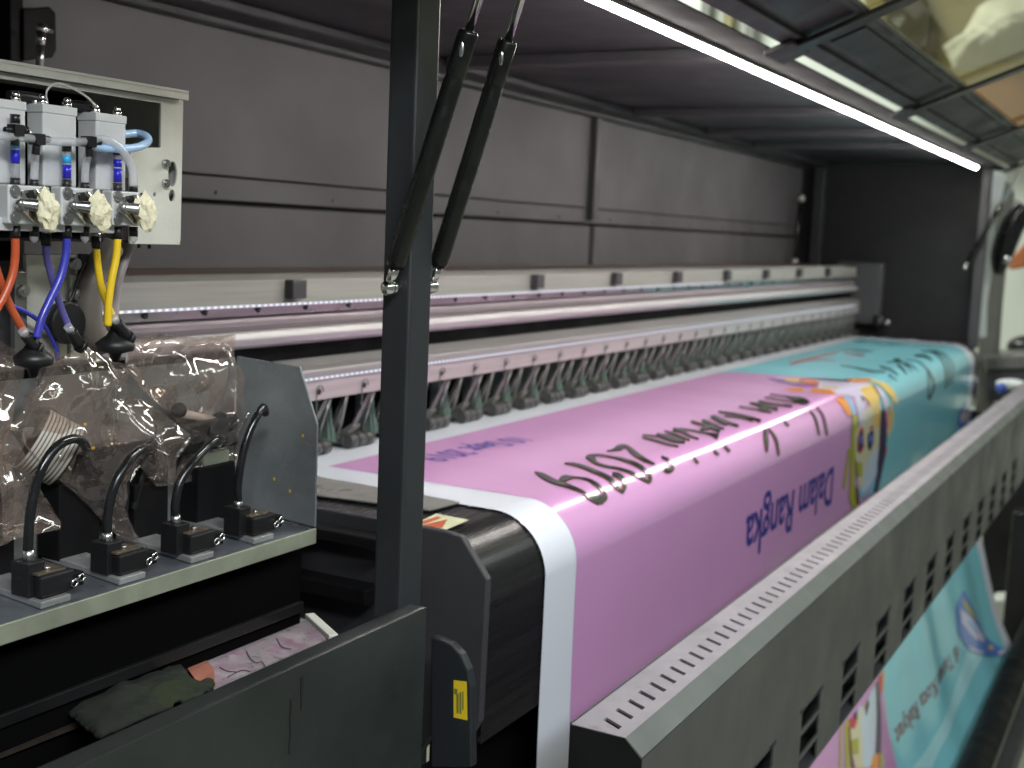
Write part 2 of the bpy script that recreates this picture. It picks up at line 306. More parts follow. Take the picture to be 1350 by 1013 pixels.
# --- row of pinch-roller clamps
pitch = .1133; xk0 = 1.896 - pitch * 4
def clamp_proto():
    x = 0.0; o = MB()
    # foot: dark arm with three-lobed roller
    yf = BY - .012
    o.box(x - .033, x + .033, yf - .008, yf + .024, -.337, -.322)
    root = o.build('pinch_roller_clamp', 'roller', None, .003)
    r = MB()
    for k in (-1, 0, 1): r.cyl((x + k * .0215 - .0095, yf - .012, -.3315), (x + k * .0215 + .0095, yf - .012, -.3315), .0112, 14)
    r.build('roller', 'roller', root)
    a = MB(); a.bar((x - .030, yf + .02, -.325), (x - .036, yl + .012, zf0 - .004), .007, .007).bar((x + .006, yf + .008, -.322), (x + .030, yl + .012, zf0 - .003), .006, .006)
    a.bar((x - .02, yf + .0, -.320), (x + .020, yf + .006, -.312), .012, .006)
    a.build('spring_arm', 'clamp', root)
    MB().cyl((x - .033, yf + .004, -.328), (x - .040, yl + .006, zf0 + .002), .0030, 10).build('tension_rod', 'clamp', root)
    MB().cyl((x + .026, yf + .004, -.328), (x + .034, yl + .006, zf0 + .002), .0026, 10).build('tension_rod', 'clamp', root)
    g = MB(); g.prism([Vector((x - .045, BY + .03, -.333)), Vector((x - .045, BY - .008, -.331)), Vector((x - .045, BY + .002, zf0 - .002)), Vector((x - .045, BY + .04, zf0 - .002))], (.004, 0, 0))
    g.prism([Vector((x - .049, BY - .004, -.333)), Vector((x + .002 - .03, BY - .008, -.333)), Vector((x - .045, BY + .004, -.285))], (0, .004, 0))
    g.build('green_side_plate', 'green', root)
    h = MB(); h.cyl((x - .004, yl + .0008, zf0 + .012), (x - .004, yl - .0012, zf0 + .012), .0042, 12); h.build('flange_bolt', 'black', root)
    w = MB(); w.tube([(x + .008 * cos(t) - .004, yl - .002, zf0 + .012 + .010 * sin(t)) for t in [pi * k / 8 for k in range(9)]] + [(x - .013, yl - .003, zf0 - .012), (x - .010, yl - .002, zf0 - .03)], .0009, 6, 2)
    w.build('spring_wire', 'clamp', root)
    return root
cp = clamp_proto(); cp.location = (xk0, 0, 0); cp.parent = PR
for k in range(1, 31): copy_tree(cp, PR, (pitch * k, 0, 0))
# --- banner/platen profile in the YZ plane -----------------------------------
def profile(off=0.):
    """(y,z) knots from the back of the platen over the front edge down to the take-up bar"""
    R = .075; zt_ = -.343; yf = .648; pts = [(1.17, zt_)]
    n = 10
    for k in range(1, n + 1): pts.append((1.17 + (yf + R - 1.17) * k / n, zt_))
    for k in range(1, 41):
        a = pi / 2 * k / 40; pts.append((yf + R - R * sin(a), zt_ - R + R * cos(a)))
    low = [(.648, -.55), (.646, -.70), (.638, -.85), (.600, -.98), (.562, -1.09), (.53, -1.20), (.495, -1.31), (.455, -1.40), (.415, -1.455), (.36, -1.475)]
    L_ = [pts[-1]] + low
    for i in range(len(L_) - 1):
        p0 = L_[max(i - 1, 0)]; p1 = L_[i]; p2 = L_[i + 1]; p3 = L_[min(i + 2, len(L_) - 1)]
        for k in range(1, 6):
            t = k / 5
            if i == 0: pts.append((p1[0] + (p2[0] - p1[0]) * t, p1[1] + (p2[1] - p1[1]) * t)); continue
            f = lambda j: .5 * (2 * p1[j] + (p2[j] - p0[j]) * t + (2 * p0[j] - 5 * p1[j] + 4 * p2[j] - p3[j]) * t * t + (3 * p1[j] - p0[j] - 3 * p2[j] + p3[j]) * t ** 3)
            pts.append((f(0), f(1)))
    return pts
PRO = profile(); NP = len(PRO)
VV = [0.]
for i in range(1, NP): VV.append(VV[-1] + sqrt((PRO[i][0] - PRO[i - 1][0]) ** 2 + (PRO[i][1] - PRO[i - 1][1]) ** 2))
NRM = []
for i in range(NP):
    a = PRO[max(i - 1, 0)]; c = PRO[min(i + 1, NP - 1)]; t = Vector((c[0] - a[0], c[1] - a[1])).normalized(); NRM.append((t.y, -t.x))
if NRM[0][1] < 0: NRM = [(-a, -b_) for a, b_ in NRM]
def web(u, v, off=0.):
    v = min(max(v, 0), VV[-1]); lo = 0; hi = NP - 1
    while hi - lo > 1:
        m_ = (lo + hi) // 2
        if VV[m_] <= v: lo = m_
        else: hi = m_
    t = (v - VV[lo]) / (VV[hi] - VV[lo])
    y = PRO[lo][0] * (1 - t) + PRO[hi][0] * t; z = PRO[lo][1] * (1 - t) + PRO[hi][1] * t
    ny = NRM[lo][0] * (1 - t) + NRM[hi][0] * t; nz = NRM[lo][1] * (1 - t) + NRM[hi][1] * t
    # soft vertical draping ripples on the hanging part, growing downwards
    h = min(1, max(0, v - .62) / .5); w = h * .0035 * (sin(u * 9.1 + .7) + .7 * sin(u * 17.3 + v * 1.5)) if v > .62 else 0.
    o = off + w
    return Vector((u, y + ny * o, z + nz * o))
def px2uv(px, py):
    d = ray(px, py); k = d.z / d.y; best = None
    for i in range(NP - 1):
        y0, z0 = PRO[i]; y1, z1 = PRO[i + 1]
        den = (z1 - z0) - k * (y1 - y0)
        if abs(den) < 1e-9: continue
        t = (k * y0 - z0) / den
        if -1e-6 <= t <= 1 + 1e-6:
            y = y0 + (y1 - y0) * t
            if y > 0: return (d.x / d.y * y, VV[i] * (1 - t) + VV[i + 1] * t)
    return (d.x / d.y * 1.17, 0.)
def conform(bm, name, m, parent, off):
    """flat mesh in (u,v,0) cut at every profile knot and laid on the web"""
    vs = [v.co.y for v in bm.verts]; lo, hi = min(vs), max(vs)
    for vk in VV:
        if lo < vk < hi:
            g = bm.verts[:] + bm.edges[:] + bm.faces[:]
            bmesh.ops.bisect_plane(bm, geom=g, dist=1e-7, plane_co=(0, vk, 0), plane_no=(0, 1, 0))
    us = [v.co.x for v in bm.verts]
    if hi > .62:
        x = math.ceil(min(us) / .06) * .06
        while x < max(us):
            g = bm.verts[:] + bm.edges[:] + bm.faces[:]; bmesh.ops.bisect_plane(bm, geom=g, dist=1e-7, plane_co=(x, 0, 0), plane_no=(1, 0, 0)); x += .06
    for v in bm.verts:
        v.co = web(v.co.x, v.co.y, off + v.co.z)
    for f in bm.faces:
        f.smooth = True
        f.normal_update()
        if f.normal.z + -f.normal.y < 0: f.normal_flip()
    me = bpy.data.meshes.new(name); bm.to_mesh(me); bm.free(); me.materials.append(m)
    o = bpy.data.objects.new(name, me); COL.objects.link(o); o.parent = parent; return o
def vinyl(name, col, rough=.175, var=.035):
    m = mat(name, col, rough, var=var, scale=2.5, rvar=.03, spec=.6, bump=.03, bscale=6, stretch=(1, .25, .25), coat=.25); m.node_tree.nodes['Principled BSDF'].inputs['Coat Roughness'].default_value = .10; return m
V_white = vinyl('banner_white_vinyl', (.80, .84, .93)); V_pink = vinyl('banner_pink_print', (.67, .345, .64)); V_teal = vinyl('banner_teal_print', (.25, .66, .76))
BN = thing('printed_banner', 'glossy pink and teal printed vinyl banner draped over the black platen', 'banner')
UL, UR = 1.31, 4.80
def uvpoly(bm, pts, z=0.):
    vs = [bm.verts.new((p[0], p[1], z)) for p in pts]
    f = bm.faces.new(vs); return f
bm = bmesh.new(); uvpoly(bm, [(UL, 0), (UR, 0), (UR, VV[-1]), (UL, VV[-1])]); conform(bm, 'white_vinyl_sheet', V_white, BN, 0)
VB = .045                        # back margin
def dens(pts, step=.03):
    out = []
    for i in range(len(pts)):
        a = Vector(pts[i]); b_ = Vector(pts[(i + 1) % len(pts)]); n = max(1, int((b_ - a).length / step))
        for k in range(n): out.append(a.lerp(b_, k / n))
    return out
# boundary of pink and teal traced on the web (photo pixels)
bnd = [(946, 492), (975, 491), (1040, 496), (1100, 500), (1125, 505), (1150, 520), (1160, 545), (1163, 575), (1160, 600), (1150, 640)]
bu = [px2uv(*q) for q in bnd]
VBm = bu[0][1]
ulow = px2uv(1160, 905)[0]
bu += [(bu[-1][0] + .01, 1.0), (ulow, 1.35), (ulow + .02, VV[-1] - .001)]
PL = px2uv(757, 800)[0]
pinkL = [(PL, VBm), ] + [(a, c) for a, c in bu] + [(PL, VV[-1] - .001)]
bm = bmesh.new(); uvpoly(bm, dens(pinkL, .2)); bmesh.ops.triangulate(bm, faces=bm.faces[:]); conform(bm, 'pink_print_area', V_pink, BN, .0005)
tealP = [(a, c) for a, c in bu][::-1] + [(UR - .11, VBm), (UR - .11, VV[-1] - .001)]
bm = bmesh.new(); uvpoly(bm, dens(tealP, .2)); bmesh.ops.triangulate(bm, faces=bm.faces[:]); conform(bm, 'teal_print_area', V_teal, BN, .0005)
# lighter diagonal band in the lower teal and a thin white outline between the colours
def crop(ox, oy, s): return lambda q: (ox + q[0] / s, oy + q[1] / s)
CA, CBb, C5, C6, C7, C8 = crop(690, 560, 6.43), crop(830, 490, 4.82), crop(1010, 480, 5.066), crop(1040, 440, 5.19), crop(1160, 720, 3.458), crop(1060, 840, 5.857)
def patch(name, m, polys, C, z0, parent=BN, dz=.00005, steps=4):
    bm = bmesh.new()
    for i, P_ in enumerate(polys):
        q = []
        for a in range(len(P_)):
            p0 = P_[a]; p1 = P_[(a + 1) % len(P_)]
            for k in range(steps): q.append((p0[0] + (p1[0] - p0[0]) * k / steps, p0[1] + (p1[1] - p0[1]) * k / steps))
        uvpoly(bm, [px2uv(*C(t)) for t in q], i * dz)
    bmesh.ops.triangulate(bm, faces=bm.faces[:])
    return conform(bm, name, m, parent, z0)
def stroke_pts(P_, n=5):
    out = []
    for i in range(len(P_) - 1):
        a = P_[max(i - 1, 0)]; b_ = P_[i]; c = P_[i + 1]; d = P_[min(i + 2, len(P_) - 1)]
        for k in range(n):
            t = k / n; out.append([.5 * (2 * b_[j] + (c[j] - a[j]) * t + (2 * a[j] - 5 * b_[j] + 4 * c[j] - d[j]) * t * t + (3 * b_[j] - a[j] - 3 * c[j] + d[j]) * t ** 3) for j in range(3)])
    out.append(list(P_[-1])); return out
def strokes(name, m, S_, C, z0, parent=BN, grow=0.):
    bm = bmesh.new()
    for i, P_ in enumerate(S_):
        pts = stroke_pts(P_); L_, R_ = [], []
        for k, (x, y, w) in enumerate(pts):
            a = pts[max(k - 1, 0)]; c = pts[min(k + 1, len(pts) - 1)]; tx, ty = c[0] - a[0], c[1] - a[1]; l = sqrt(tx * tx + ty * ty) or 1
            w = max(w, 3) / 2 + grow; nx, ny = -ty / l * w, tx / l * w
            L_.append(px2uv(*C((x + nx, y + ny)))); R_.append(px2uv(*C((x - nx, y - ny))))
        z = i * .00003
        for k in range(len(pts) - 1):
            try: bm.faces.new([bm.verts.new((*q, z)) for q in (L_[k], L_[k + 1], R_[k + 1], R_[k])])
            except Exception: pass
    bmesh.ops.remove_doubles(bm, verts=bm.verts[:], dist=1e-6)
    bmesh.ops.triangulate(bm, faces=bm.faces[:])
    return conform(bm, name, m, parent, z0)
K_blk = vinyl('banner_black_ink', (.035, .04, .04)); K_brn = vinyl('banner_brown_outline', (.20, .08, .02))
lat = [[(95, 410, 8), (160, 440, 42), (260, 490, 40), (380, 530, 34), (500, 580, 25), (560, 630, 30), (640, 670, 40)],
       [(300, 478, 10), (350, 465, 55), (430, 455, 14), (530, 470, 22), (600, 505, 30), (650, 550, 30), (685, 610, 30), (650, 680, 20)],
       [(555, 618, 12), (620, 640, 70), (675, 630, 60), (695, 600, 20)],
       [(350, 335, 12), (450, 350, 25), (570, 390, 30), (680, 440, 35), (740, 480, 40), (790, 540, 30), (840, 588, 14)],
       [(750, 428, 30), (800, 440, 45), (840, 470, 36), (850, 530, 34), (838, 585, 12)],
       [(530, 280, 10), (610, 330, 25), (700, 360, 20), (800, 380, 20), (900, 410, 26), (960, 440, 28), (1020, 470, 30), (1065, 500, 14)],
       [(538, 275, 22), (585, 290, 60), (610, 285, 50)],
       [(560, 268, 12), (640, 266, 12), (720, 278, 12), (810, 296, 20), (900, 322, 30), (980, 360, 35), (1030, 400, 30), (1070, 450, 28), (1065, 498, 12)],
       [(705, 232, 8), (760, 225, 18), (810, 205, 45), (870, 195, 28), (940, 250, 40), (1020, 305, 34), (1110, 345, 14)],
       [(1165, 285, 12), (1210, 300, 24), (1240, 330, 26), (1260, 380, 24), (1225, 408, 22), (1180, 400, 8)]]
latb = [[(80, 425, 8), (160, 445, 13), (240, 468, 12), (310, 485, 6)], [(80, 410, 6), (180, 420, 8), (270, 440, 25), (350, 460, 8)], [(170, 402, 8), (260, 430, 24), (350, 455, 18)],
        [(220, 385, 8), (300, 410, 15), (380, 445, 9)], [(275, 375, 20), (330, 385, 20), (380, 415, 15), (440, 438, 8)], [(320, 370, 6), (420, 385, 11), (500, 402, 14), (560, 420, 38)],
        [(390, 325, 13), (480, 350, 16), (575, 380, 28)], [(445, 375, 12), (500, 362, 28), (535, 352, 16)], [(460, 318, 16), (540, 345, 15), (600, 375, 9)],
        [(515, 290, 15), (570, 320, 20), (620, 345, 12)], [(530, 290, 12), (610, 325, 17), (690, 355, 12)], [(565, 262, 8), (660, 275, 11), (750, 295, 13), (830, 322, 17)],
        [(600, 290, 6), (700, 300, 8), (780, 320, 11)], [(695, 230, 6), (790, 245, 8), (900, 268, 6)], [(765, 205, 11), (850, 225, 19), (940, 248, 18)], [(820, 240, 18), (860, 250, 28), (880, 235, 18)],
        [(820, 195, 13), (900, 210, 11), (1030, 228, 11)], [(860, 172, 6), (950, 185, 6), (1060, 205, 8)], [(890, 152, 6), (1000, 165, 8), (1090, 192, 42), (1140, 200, 8)],
        [(200, 550, 8), (240, 570, 13)], [(215, 625, 8), (245, 632, 28), (270, 620, 8)], [(400, 555, 13), (430, 590, 13)], [(530, 510, 15), (560, 535, 12)], [(595, 480, 15), (630, 515, 12)],
        [(855, 378, 18), (862, 440, 28), (865, 515, 8)], [(875, 370, 9), (910, 410, 15), (930, 460, 15), (940, 535, 8)], [(975, 320, 9), (1005, 350, 13)],
        [(1140, 255, 8), (1175, 300, 12), (1200, 405, 9)], [(1185, 235, 8), (1225, 290, 12), (1250, 405, 9)]]
latt = [[(355, 222, 6), (450, 235, 10), (560, 260, 14), (660, 265, 9)], [(620, 230, 15), (690, 250, 15), (745, 290, 9)], [(680, 285, 13), (740, 325, 7)], [(665, 200, 6), (740, 195, 11), (800, 220, 12), (840, 262, 7)],
        [(720, 180, 18), (770, 185, 13)], [(740, 215, 15), (780, 250, 15), (805, 285, 7)], [(760, 200, 9), (830, 220, 12), (885, 260, 7)], [(790, 185, 6), (880, 195, 8), (930, 235, 12), (965, 280, 16), (990, 360, 13), (960, 450, 16)],
        [(945, 260, 9), (955, 350, 8), (950, 445, 11)], [(860, 155, 13), (930, 160, 18), (980, 190, 9)], [(900, 125, 8), (980, 130, 10), (1040, 180, 12), (1070, 260, 12), (1070, 380, 7)],
        [(930, 120, 6), (1030, 140, 8), (1090, 220, 11), (1090, 360, 7)], [(960, 118, 6), (1060, 140, 8), (1120, 220, 9), (1110, 350, 6)]]
strokes('black_brush_lettering', K_brn, lat, CA, .0016, grow=3.5); strokes('brush_lettering_fill', K_blk, lat, CA, .0024, grow=-1.5)
strokes('black_brush_lettering', K_brn, latb, CBb, .0016, grow=2.2); strokes('brush_lettering_fill', K_blk, latb, CBb, .0032, grow=-1.0)
strokes('dark_brush_lettering', vinyl('banner_dark_green_ink', (.03, .075, .07), .25), latt, C6, .0016)
redl = [[(10 + 26 * k, 212 - 6.2 * k, 7), (22 + 26 * k, 192 - 6.2 * k, 6), (34 + 26 * k, 206 - 6.2 * k, 7), (48 + 26 * k, 190 - 6.2 * k, 6)] for k in range(12)] + [[(380, 140, 8), (440, 148, 10), (515, 153, 12)], [(10, 215, 8), (150, 183, 10), (320, 190, 6)]]
strokes('red_script_lettering', vinyl('banner_red_ink', (.62, .18, .22)), redl, C6, .0016)
strokes('dark_script_line', vinyl('banner_teal_dark_ink', (.05, .22, .24)), [[(340, 112, 8), (450, 116, 10), (570, 126, 5)]], C6, .0016)
# portrait artwork: generic coloured patches
def cm(n, c): return vinyl('banner_' + n, c)
c_or = cm('orange', (.85, .30, .03)); c_ye = cm('yellow', (.88, .60, .14)); c_cr = cm('skin', (.74, .70, .46)); c_lb = cm('pale_blue', (.62, .74, .86)); c_la = cm('lavender', (.70, .66, .86))
c_dk = cm('dark_purple', (.05, .03, .09)); c_ol = cm('olive', (.45, .46, .04)); c_rd = cm('red', (.60, .05, .08)); c_bl = cm('blue', (.12, .25, .68)); c_br = cm('brown', (.20, .06, .04)); c_sk = cm('sky', (.30, .55, .85)); c_vi = cm('violet', (.32, .12, .5))
zz = [.0018]
def pp(name, m, polys, C=C5):
    patch(name, m, polys, C, zz[0]); zz[0] += .00012
AR = 'portrait_artwork'
pp(AR, c_la, [[(60, 95), (340, 112), (600, 130), (700, 140), (640, 230), (480, 205), (330, 165), (200, 150)]])
pp(AR, c_vi, [[(0, 98), (120, 105), (330, 140), (345, 162), (220, 155), (60, 120)]])
pp(AR, c_ye, [[(110, 100), (230, 106), (215, 128), (140, 120)], [(360, 150), (470, 160), (480, 172), (390, 166)]])
pp(AR, c_or, [[(225, 107), (345, 116), (345, 132), (215, 128)], [(120, 172), (245, 162), (245, 190), (170, 188)], [(315, 165), (440, 182), (470, 210), (290, 192)], [(455, 238), (510, 222), (548, 270), (572, 342), (540, 350), (505, 290)], [(530, 105), (700, 102), (725, 122), (560, 128)]])
pp(AR, c_rd, [[(235, 128), (345, 133), (345, 152), (262, 140)]])
pp(AR, c_sk, [[(510, 215), (555, 225), (600, 320), (592, 340), (570, 335), (545, 270)]])
pp(AR, c_ol, [[(570, 340), (608, 345), (606, 480), (588, 600), (582, 800), (612, 930), (575, 978), (545, 900), (562, 600)], [(545, 560), (562, 556), (522, 832), (505, 832)]])
pp(AR, c_cr, [[(590, 470), (640, 330), (700, 260), (752, 330), (752, 450), (744, 600), (722, 750), (650, 880), (605, 800), (590, 620)]])
pp(AR, c_lb, [[(650, 700), (700, 600), (742, 540), (732, 740), (700, 850), (640, 890), (612, 930), (640, 800)]])
pp(AR, c_la, [[(580, 200), (640, 180), (655, 240), (648, 420), (622, 410), (600, 300)]])
pp(AR, c_ye, [[(620, 172), (700, 140), (745, 200), (758, 330), (745, 440), (712, 400), (705, 300), (655, 225)], [(690, 112), (780, 128), (840, 168), (872, 240), (860, 280), (820, 215), (760, 150)], [(822, 255), (848, 330), (834, 440), (800, 495), (812, 340)]])
pp(AR, c_br, [[(700, 140), (720, 150), (765, 215), (755, 225)], [(620, 210), (655, 235), (640, 260)], [(585, 800), (612, 870), (616, 940), (590, 935)]])
pp(AR, c_la, [[(725, 150), (765, 175), (805, 250), (812, 420), (795, 500), (790, 320), (765, 230)]])
pp(AR, c_dk, [[(765, 300), (792, 312), (800, 480), (790, 600), (772, 700), (742, 850), (716, 866), (738, 700), (752, 550)]])
pp(AR, c_rd, [[(785, 300), (800, 320), (806, 420), (795, 440)], [(790, 540), (800, 560), (788, 640)], [(600, 500), (622, 420), (640, 430), (645, 560), (620, 600), (598, 580)], [(680, 430), (700, 405), (712, 440)]])
pp(AR, c_dk, [[(606, 500), (622, 445), (636, 450), (638, 540), (618, 590), (604, 570)], [(668, 480), (690, 440), (712, 450), (708, 520), (690, 580), (670, 560)]])
pp(AR, c_bl, [[(614, 490), (625, 470), (632, 490), (628, 530), (616, 535)], [(678, 490), (692, 465), (702, 480), (698, 520), (684, 525)]])
pp(AR, c_sk, [[(600, 800), (640, 868), (700, 800), (722, 740), (722, 800), (655, 900), (612, 885)]])
pp(AR, c_ol, [[(590, 650), (632, 660), (630, 750), (598, 752)]])
zz[0] = .0018
# the same artwork further down the web, below the heater cover
pp(AR, c_ol, [[(285, 700), (300, 680), (290, 1013), (270, 1013)], [(315, 665), (345, 630), (345, 800), (360, 1013), (322, 1013)]], C8)
pp(AR, c_cr, [[(355, 630), (430, 545), (545, 370), (545, 500), (510, 980), (480, 1013), (400, 1013), (362, 900)]], C8)
pp(AR, c_lb, [[(420, 640), (490, 430), (545, 370), (540, 600), (520, 900), (480, 1013), (450, 1000), (470, 760)], [(395, 560), (410, 520), (430, 560), (425, 600)]], C8)
pp(AR, c_dk, [[(545, 370), (588, 320), (588, 560), (572, 900), (532, 905)], [(370, 600), (395, 570), (398, 640), (380, 660)], [(445, 540), (470, 480), (480, 520), (455, 620)]], C8)
pp(AR, c_rd, [[(575, 330), (606, 280), (604, 400), (590, 470)], [(345, 640), (370, 610), (395, 660), (380, 710), (350, 700)]], C8)
pp(AR, c_br, [[(340, 690), (352, 700), (372, 900), (392, 1013), (368, 1013), (350, 850)]], C8)
pp(AR, c_or, [[(515, 905), (555, 900), (545, 1013), (498, 1013)], [(608, 270), (628, 250), (618, 400), (605, 420)]], C8)
pp(AR, c_ol, [[(362, 795), (410, 780), (412, 900), (372, 905)], [(560, 905), (580, 890), (590, 1013), (560, 1013)]], C8)
pp('blue_logo', c_bl, [[(375, 203), (420, 290), (480, 410), (570, 478), (562, 500), (480, 505), (400, 470), (352, 400), (343, 280)]], C7)
pp('blue_logo', c_ol, [[(368, 235), (395, 270), (440, 340), (430, 342), (385, 290)]], C7)
pp('blue_logo', c_la, [[(362, 285), (395, 318), (470, 410), (474, 442), (425, 425), (372, 352)], [(395, 455), (410, 462), (440, 478), (465, 482), (455, 492), (420, 482)], [(540, 480), (572, 470), (575, 492), (545, 496)]], C7)
pp('blue_logo', c_sk, [[(385, 330), (410, 345), (440, 395), (430, 405), (395, 365)]], C7)
pp('blue_logo', c_ye, [[(496, 455), (510, 450), (522, 462), (512, 474), (498, 470)]], C7)
c_lt = vinyl('banner_light_teal', (.46, .82, .88))
zz[0] = .0009
pp('light_teal_band', c_lt, [[(395, 485), (462, 505), (380, 690), (270, 930), (240, 1013), (150, 1013), (220, 920), (330, 700)]], C7)
zz[0] = .0018
CR = crop(1200, 400, 4.607)
pp('blue_emblem', c_bl, [[(332, 598), (352, 640), (358, 700), (340, 755), (300, 765), (285, 730), (300, 650)]], CR)
pp('blue_emblem', c_ye, [[(328, 640), (345, 680), (335, 730), (325, 690)]], CR)
pp('blue_emblem', c_la, [[(310, 660), (325, 680), (315, 730), (303, 710)]], CR)
# typeset words, turned half round as the web runs away from the reader
def text_uv(name, s, m, base0, base1, capv, off=.0016, offset=.0):
    """base0: uv of the first letter's baseline start, base1: uv of the last letter's baseline end"""
    c = bpy.data.curves.new(name, 'FONT'); c.body = s; c.size = 1.; c.resolution_u = 3; c.offset = offset
    o = bpy.data.objects.new(name, c); COL.objects.link(o); dg = bpy.context.evaluated_depsgraph_get(); dg.update()
    me = bpy.data.meshes.new_from_object(o.evaluated_get(dg)); bpy.data.objects.remove(o)
    xs_ = [v.co.x for v in me.vertices]; w = max(xs_) - min(xs_); x0 = min(xs_)
    bm = bmesh.new(); bm.from_mesh(me); bpy.data.meshes.remove(me)
    B0, B1 = Vector(base0), Vector(base1); dirx = (B1 - B0) / w
    for v in bm.verts:
        q = B0 + dirx * (v.co.x - x0); v.co = Vector((q.x, q.y + v.co.y / .7 * capv, 0))
    return conform(bm, name, m, BN, off)
CD = crop(950, 580, 6.33)
d0 = px2uv(*CD((942, 225))); d1 = px2uv(*CD((212, 650))); dc = px2uv(*CD((935, 525)))
text_uv('blue_lettering', 'Dalam Rangka', vinyl('banner_blue_ink', (.04, .05, .30)), d0, (d1[0], d1[1]), dc[1] - d0[1], offset=.012)
CSm = crop(540, 560, 7.5)
s0 = px2uv(*CSm((1150, 150))); s1 = px2uv(*CSm((95, 385))); sc_ = px2uv(*CSm((1010, 240)))
text_uv('small_blue_lettering', '10 Sept 2019', vinyl('banner_violet_ink', (.22, .16, .50)), px2uv(*CSm((960, 130))), px2uv(*CSm((30, 335))), abs(px2uv(*CSm((410, 385)))[1] - px2uv(*CSm((195, 318)))[1]), offset=.012)
r0 = px2uv(*C7((350, 450))); r1 = px2uv(*C7((70, 840)))
text_uv('red_brown_lettering', 'di Taman Kota Rakyat', vinyl('banner_maroon_ink', (.22, .06, .07)), r0, r1, .045, offset=.015)
# --- platen under the banner: glossy black front edge, top table, end cap
pf = [(y, z) for (y, z), v in zip(PRO, VV) if z > -.615]; pf.append((.648, -.615))
b = MB(); out = [Vector((1.168, y + .0015 * 0, z)) for y, z in pf]
ins = [Vector((1.168, NR[0], NR[1])) for NR in [(y + .012 if z < -.41 else y, z - .002) for y, z in pf]]
bm = b.bm
def shell(bm, x0, x1, inset, prof, closeback=True):
    rings = []
    for x in (x0, x1): rings.append([bm.verts.new((x, p_[0] - NRM_i[0] * inset, p_[1] - NRM_i[1] * inset)) for p_, NRM_i in prof])
    for i in range(len(prof) - 1):
        f = bm.faces.new((rings[0][i], rings[0][i + 1], rings[1][i + 1], rings[1][i])); f.smooth = True
idx = [i for i in range(NP) if PRO[i][1] > -.60]
prof_ = [(PRO[i], NRM[i]) for i in idx]
shell(bm, 1.168, 4.93, .0022, prof_); shell(bm, 1.168, 4.93, .006, prof_)
b.build('platen_front_edge', 'platen', PR)
MB().box(1.172, 4.93, .80, 1.25, -.36, -.3505).build('platen_table', 'black', PR)
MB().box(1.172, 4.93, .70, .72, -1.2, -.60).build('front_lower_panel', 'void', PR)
MB().box(1.172, 4.93, .700, .72, -.60, -.55).build('platen_lip', 'blackmat', PR)
b = MB(); b.prism([A(x_, y_, z=-.3425) for x_, y_ in ((380, 640), (420, 655), (567, 674.5), (606, 664), (560, 655), (395, 626))], (0, 0, .0022))
b.build('edge_guide_plate', mat('guide_plate_steel', (.34, .33, .31), .35, metal=.5, var=.15, scale=12), PR, .0004)
# end cap plate
pts = [(1.2, -.336), (.76, -.3365), (.70, -.337), (.679, -.340), (.644, -.383), (.646, -.548), (.655, -.565), (.70, -.565), (.72, -.60), (.72, -1.1), (1.2, -1.1)]
b = MB(); b.prism([Vector((1.157, y, z)) for y, z in pts], (.011, 0, 0)); b.build('end_cap', 'darkgrey', PR, .002)
# flat bar with rounded head and yellow label
bp = [A(x_, y_, x=1.10) for x_, y_ in ((571, 1010), (571, 838), (583, 841), (598, 848), (611, 862), (620, 882), (624, 905), (625, 1010))]
b = MB(); b.prism([Vector((1.095, q.y, q.z)) for q in bp] , (.012, 0, 0)); bb_ = b.build('side_bar', 'post', PR, .002)
yl_ = [A(x_, y_, x=1.0945) for x_, y_ in ((598, 897), (615, 899), (616, 950), (598, 946))]
b = MB(); b.prism(yl_, (.0004, 0, 0)); lb = b.build('yellow_label', 'stick', PR)
b = MB()
for (a, c, d_, e) in ((602, 915, 604.5, 940), (606, 913, 608, 941), (609.5, 912, 611, 936)):
    q = [A(x_, y_, x=1.0938) for x_, y_ in ((a, c), (d_, c), (d_, e), (a, e))]; b.prism(q, (.0003, 0, 0))
q = [A(x_, y_, x=1.0938) for x_, y_ in ((599, 908), (603, 909), (603, 916), (599, 915))]; b.prism(q, (.0003, 0, 0))
b.build('label_print', mat('label_dark_green_print', (.18, .22, .05), .6), lb)
# warning sticker on the platen top
def onz(pts_, z, t=.0004): return [A(x_, y_, z=z) for x_, y_ in pts_]
b = MB(); b.prism(onz(((549, 690), (575, 678), (618, 686), (582, 701.5)), -.3418), (0, 0, .0006)); st = b.build('warning_sticker', 'stick2', PR)
b = MB(); b.prism(onz(((552, 689), (577, 681), (582, 683), (560, 691)), -.3409), (0, 0, .0003)).prism(onz(((556, 693), (590, 685), (583, 696)), -.3409), (0, 0, .0003)); b.build('warning_symbol', mat('warning_red', (.60, .13, .05), .5), st)
# dark machine side seen between tray and post
MB().box(1.12, 1.15, .78, 1.2, -.43, -.41).build('side_rail', 'blackmat', PR, .003)
MB().box(1.13, 1.156, .76, 1.2, -.366, -.352).build('side_upper_rail', 'black', PR, .002)
MB().cyl((1.156, .86, -.50), (1.12, .86, -.50), .018, 20).build('side_knob', 'black', PR, .002)
b = MB().cyl((1.15, .80, -.53), (1.135, .80, -.53), .006, 10); b.build('side_bolt', 'steel', PR)
MB().box(.0, 1.156, 1.05, 1.07, -1.1, -.30).build('base_back_panel', 'void', PR)
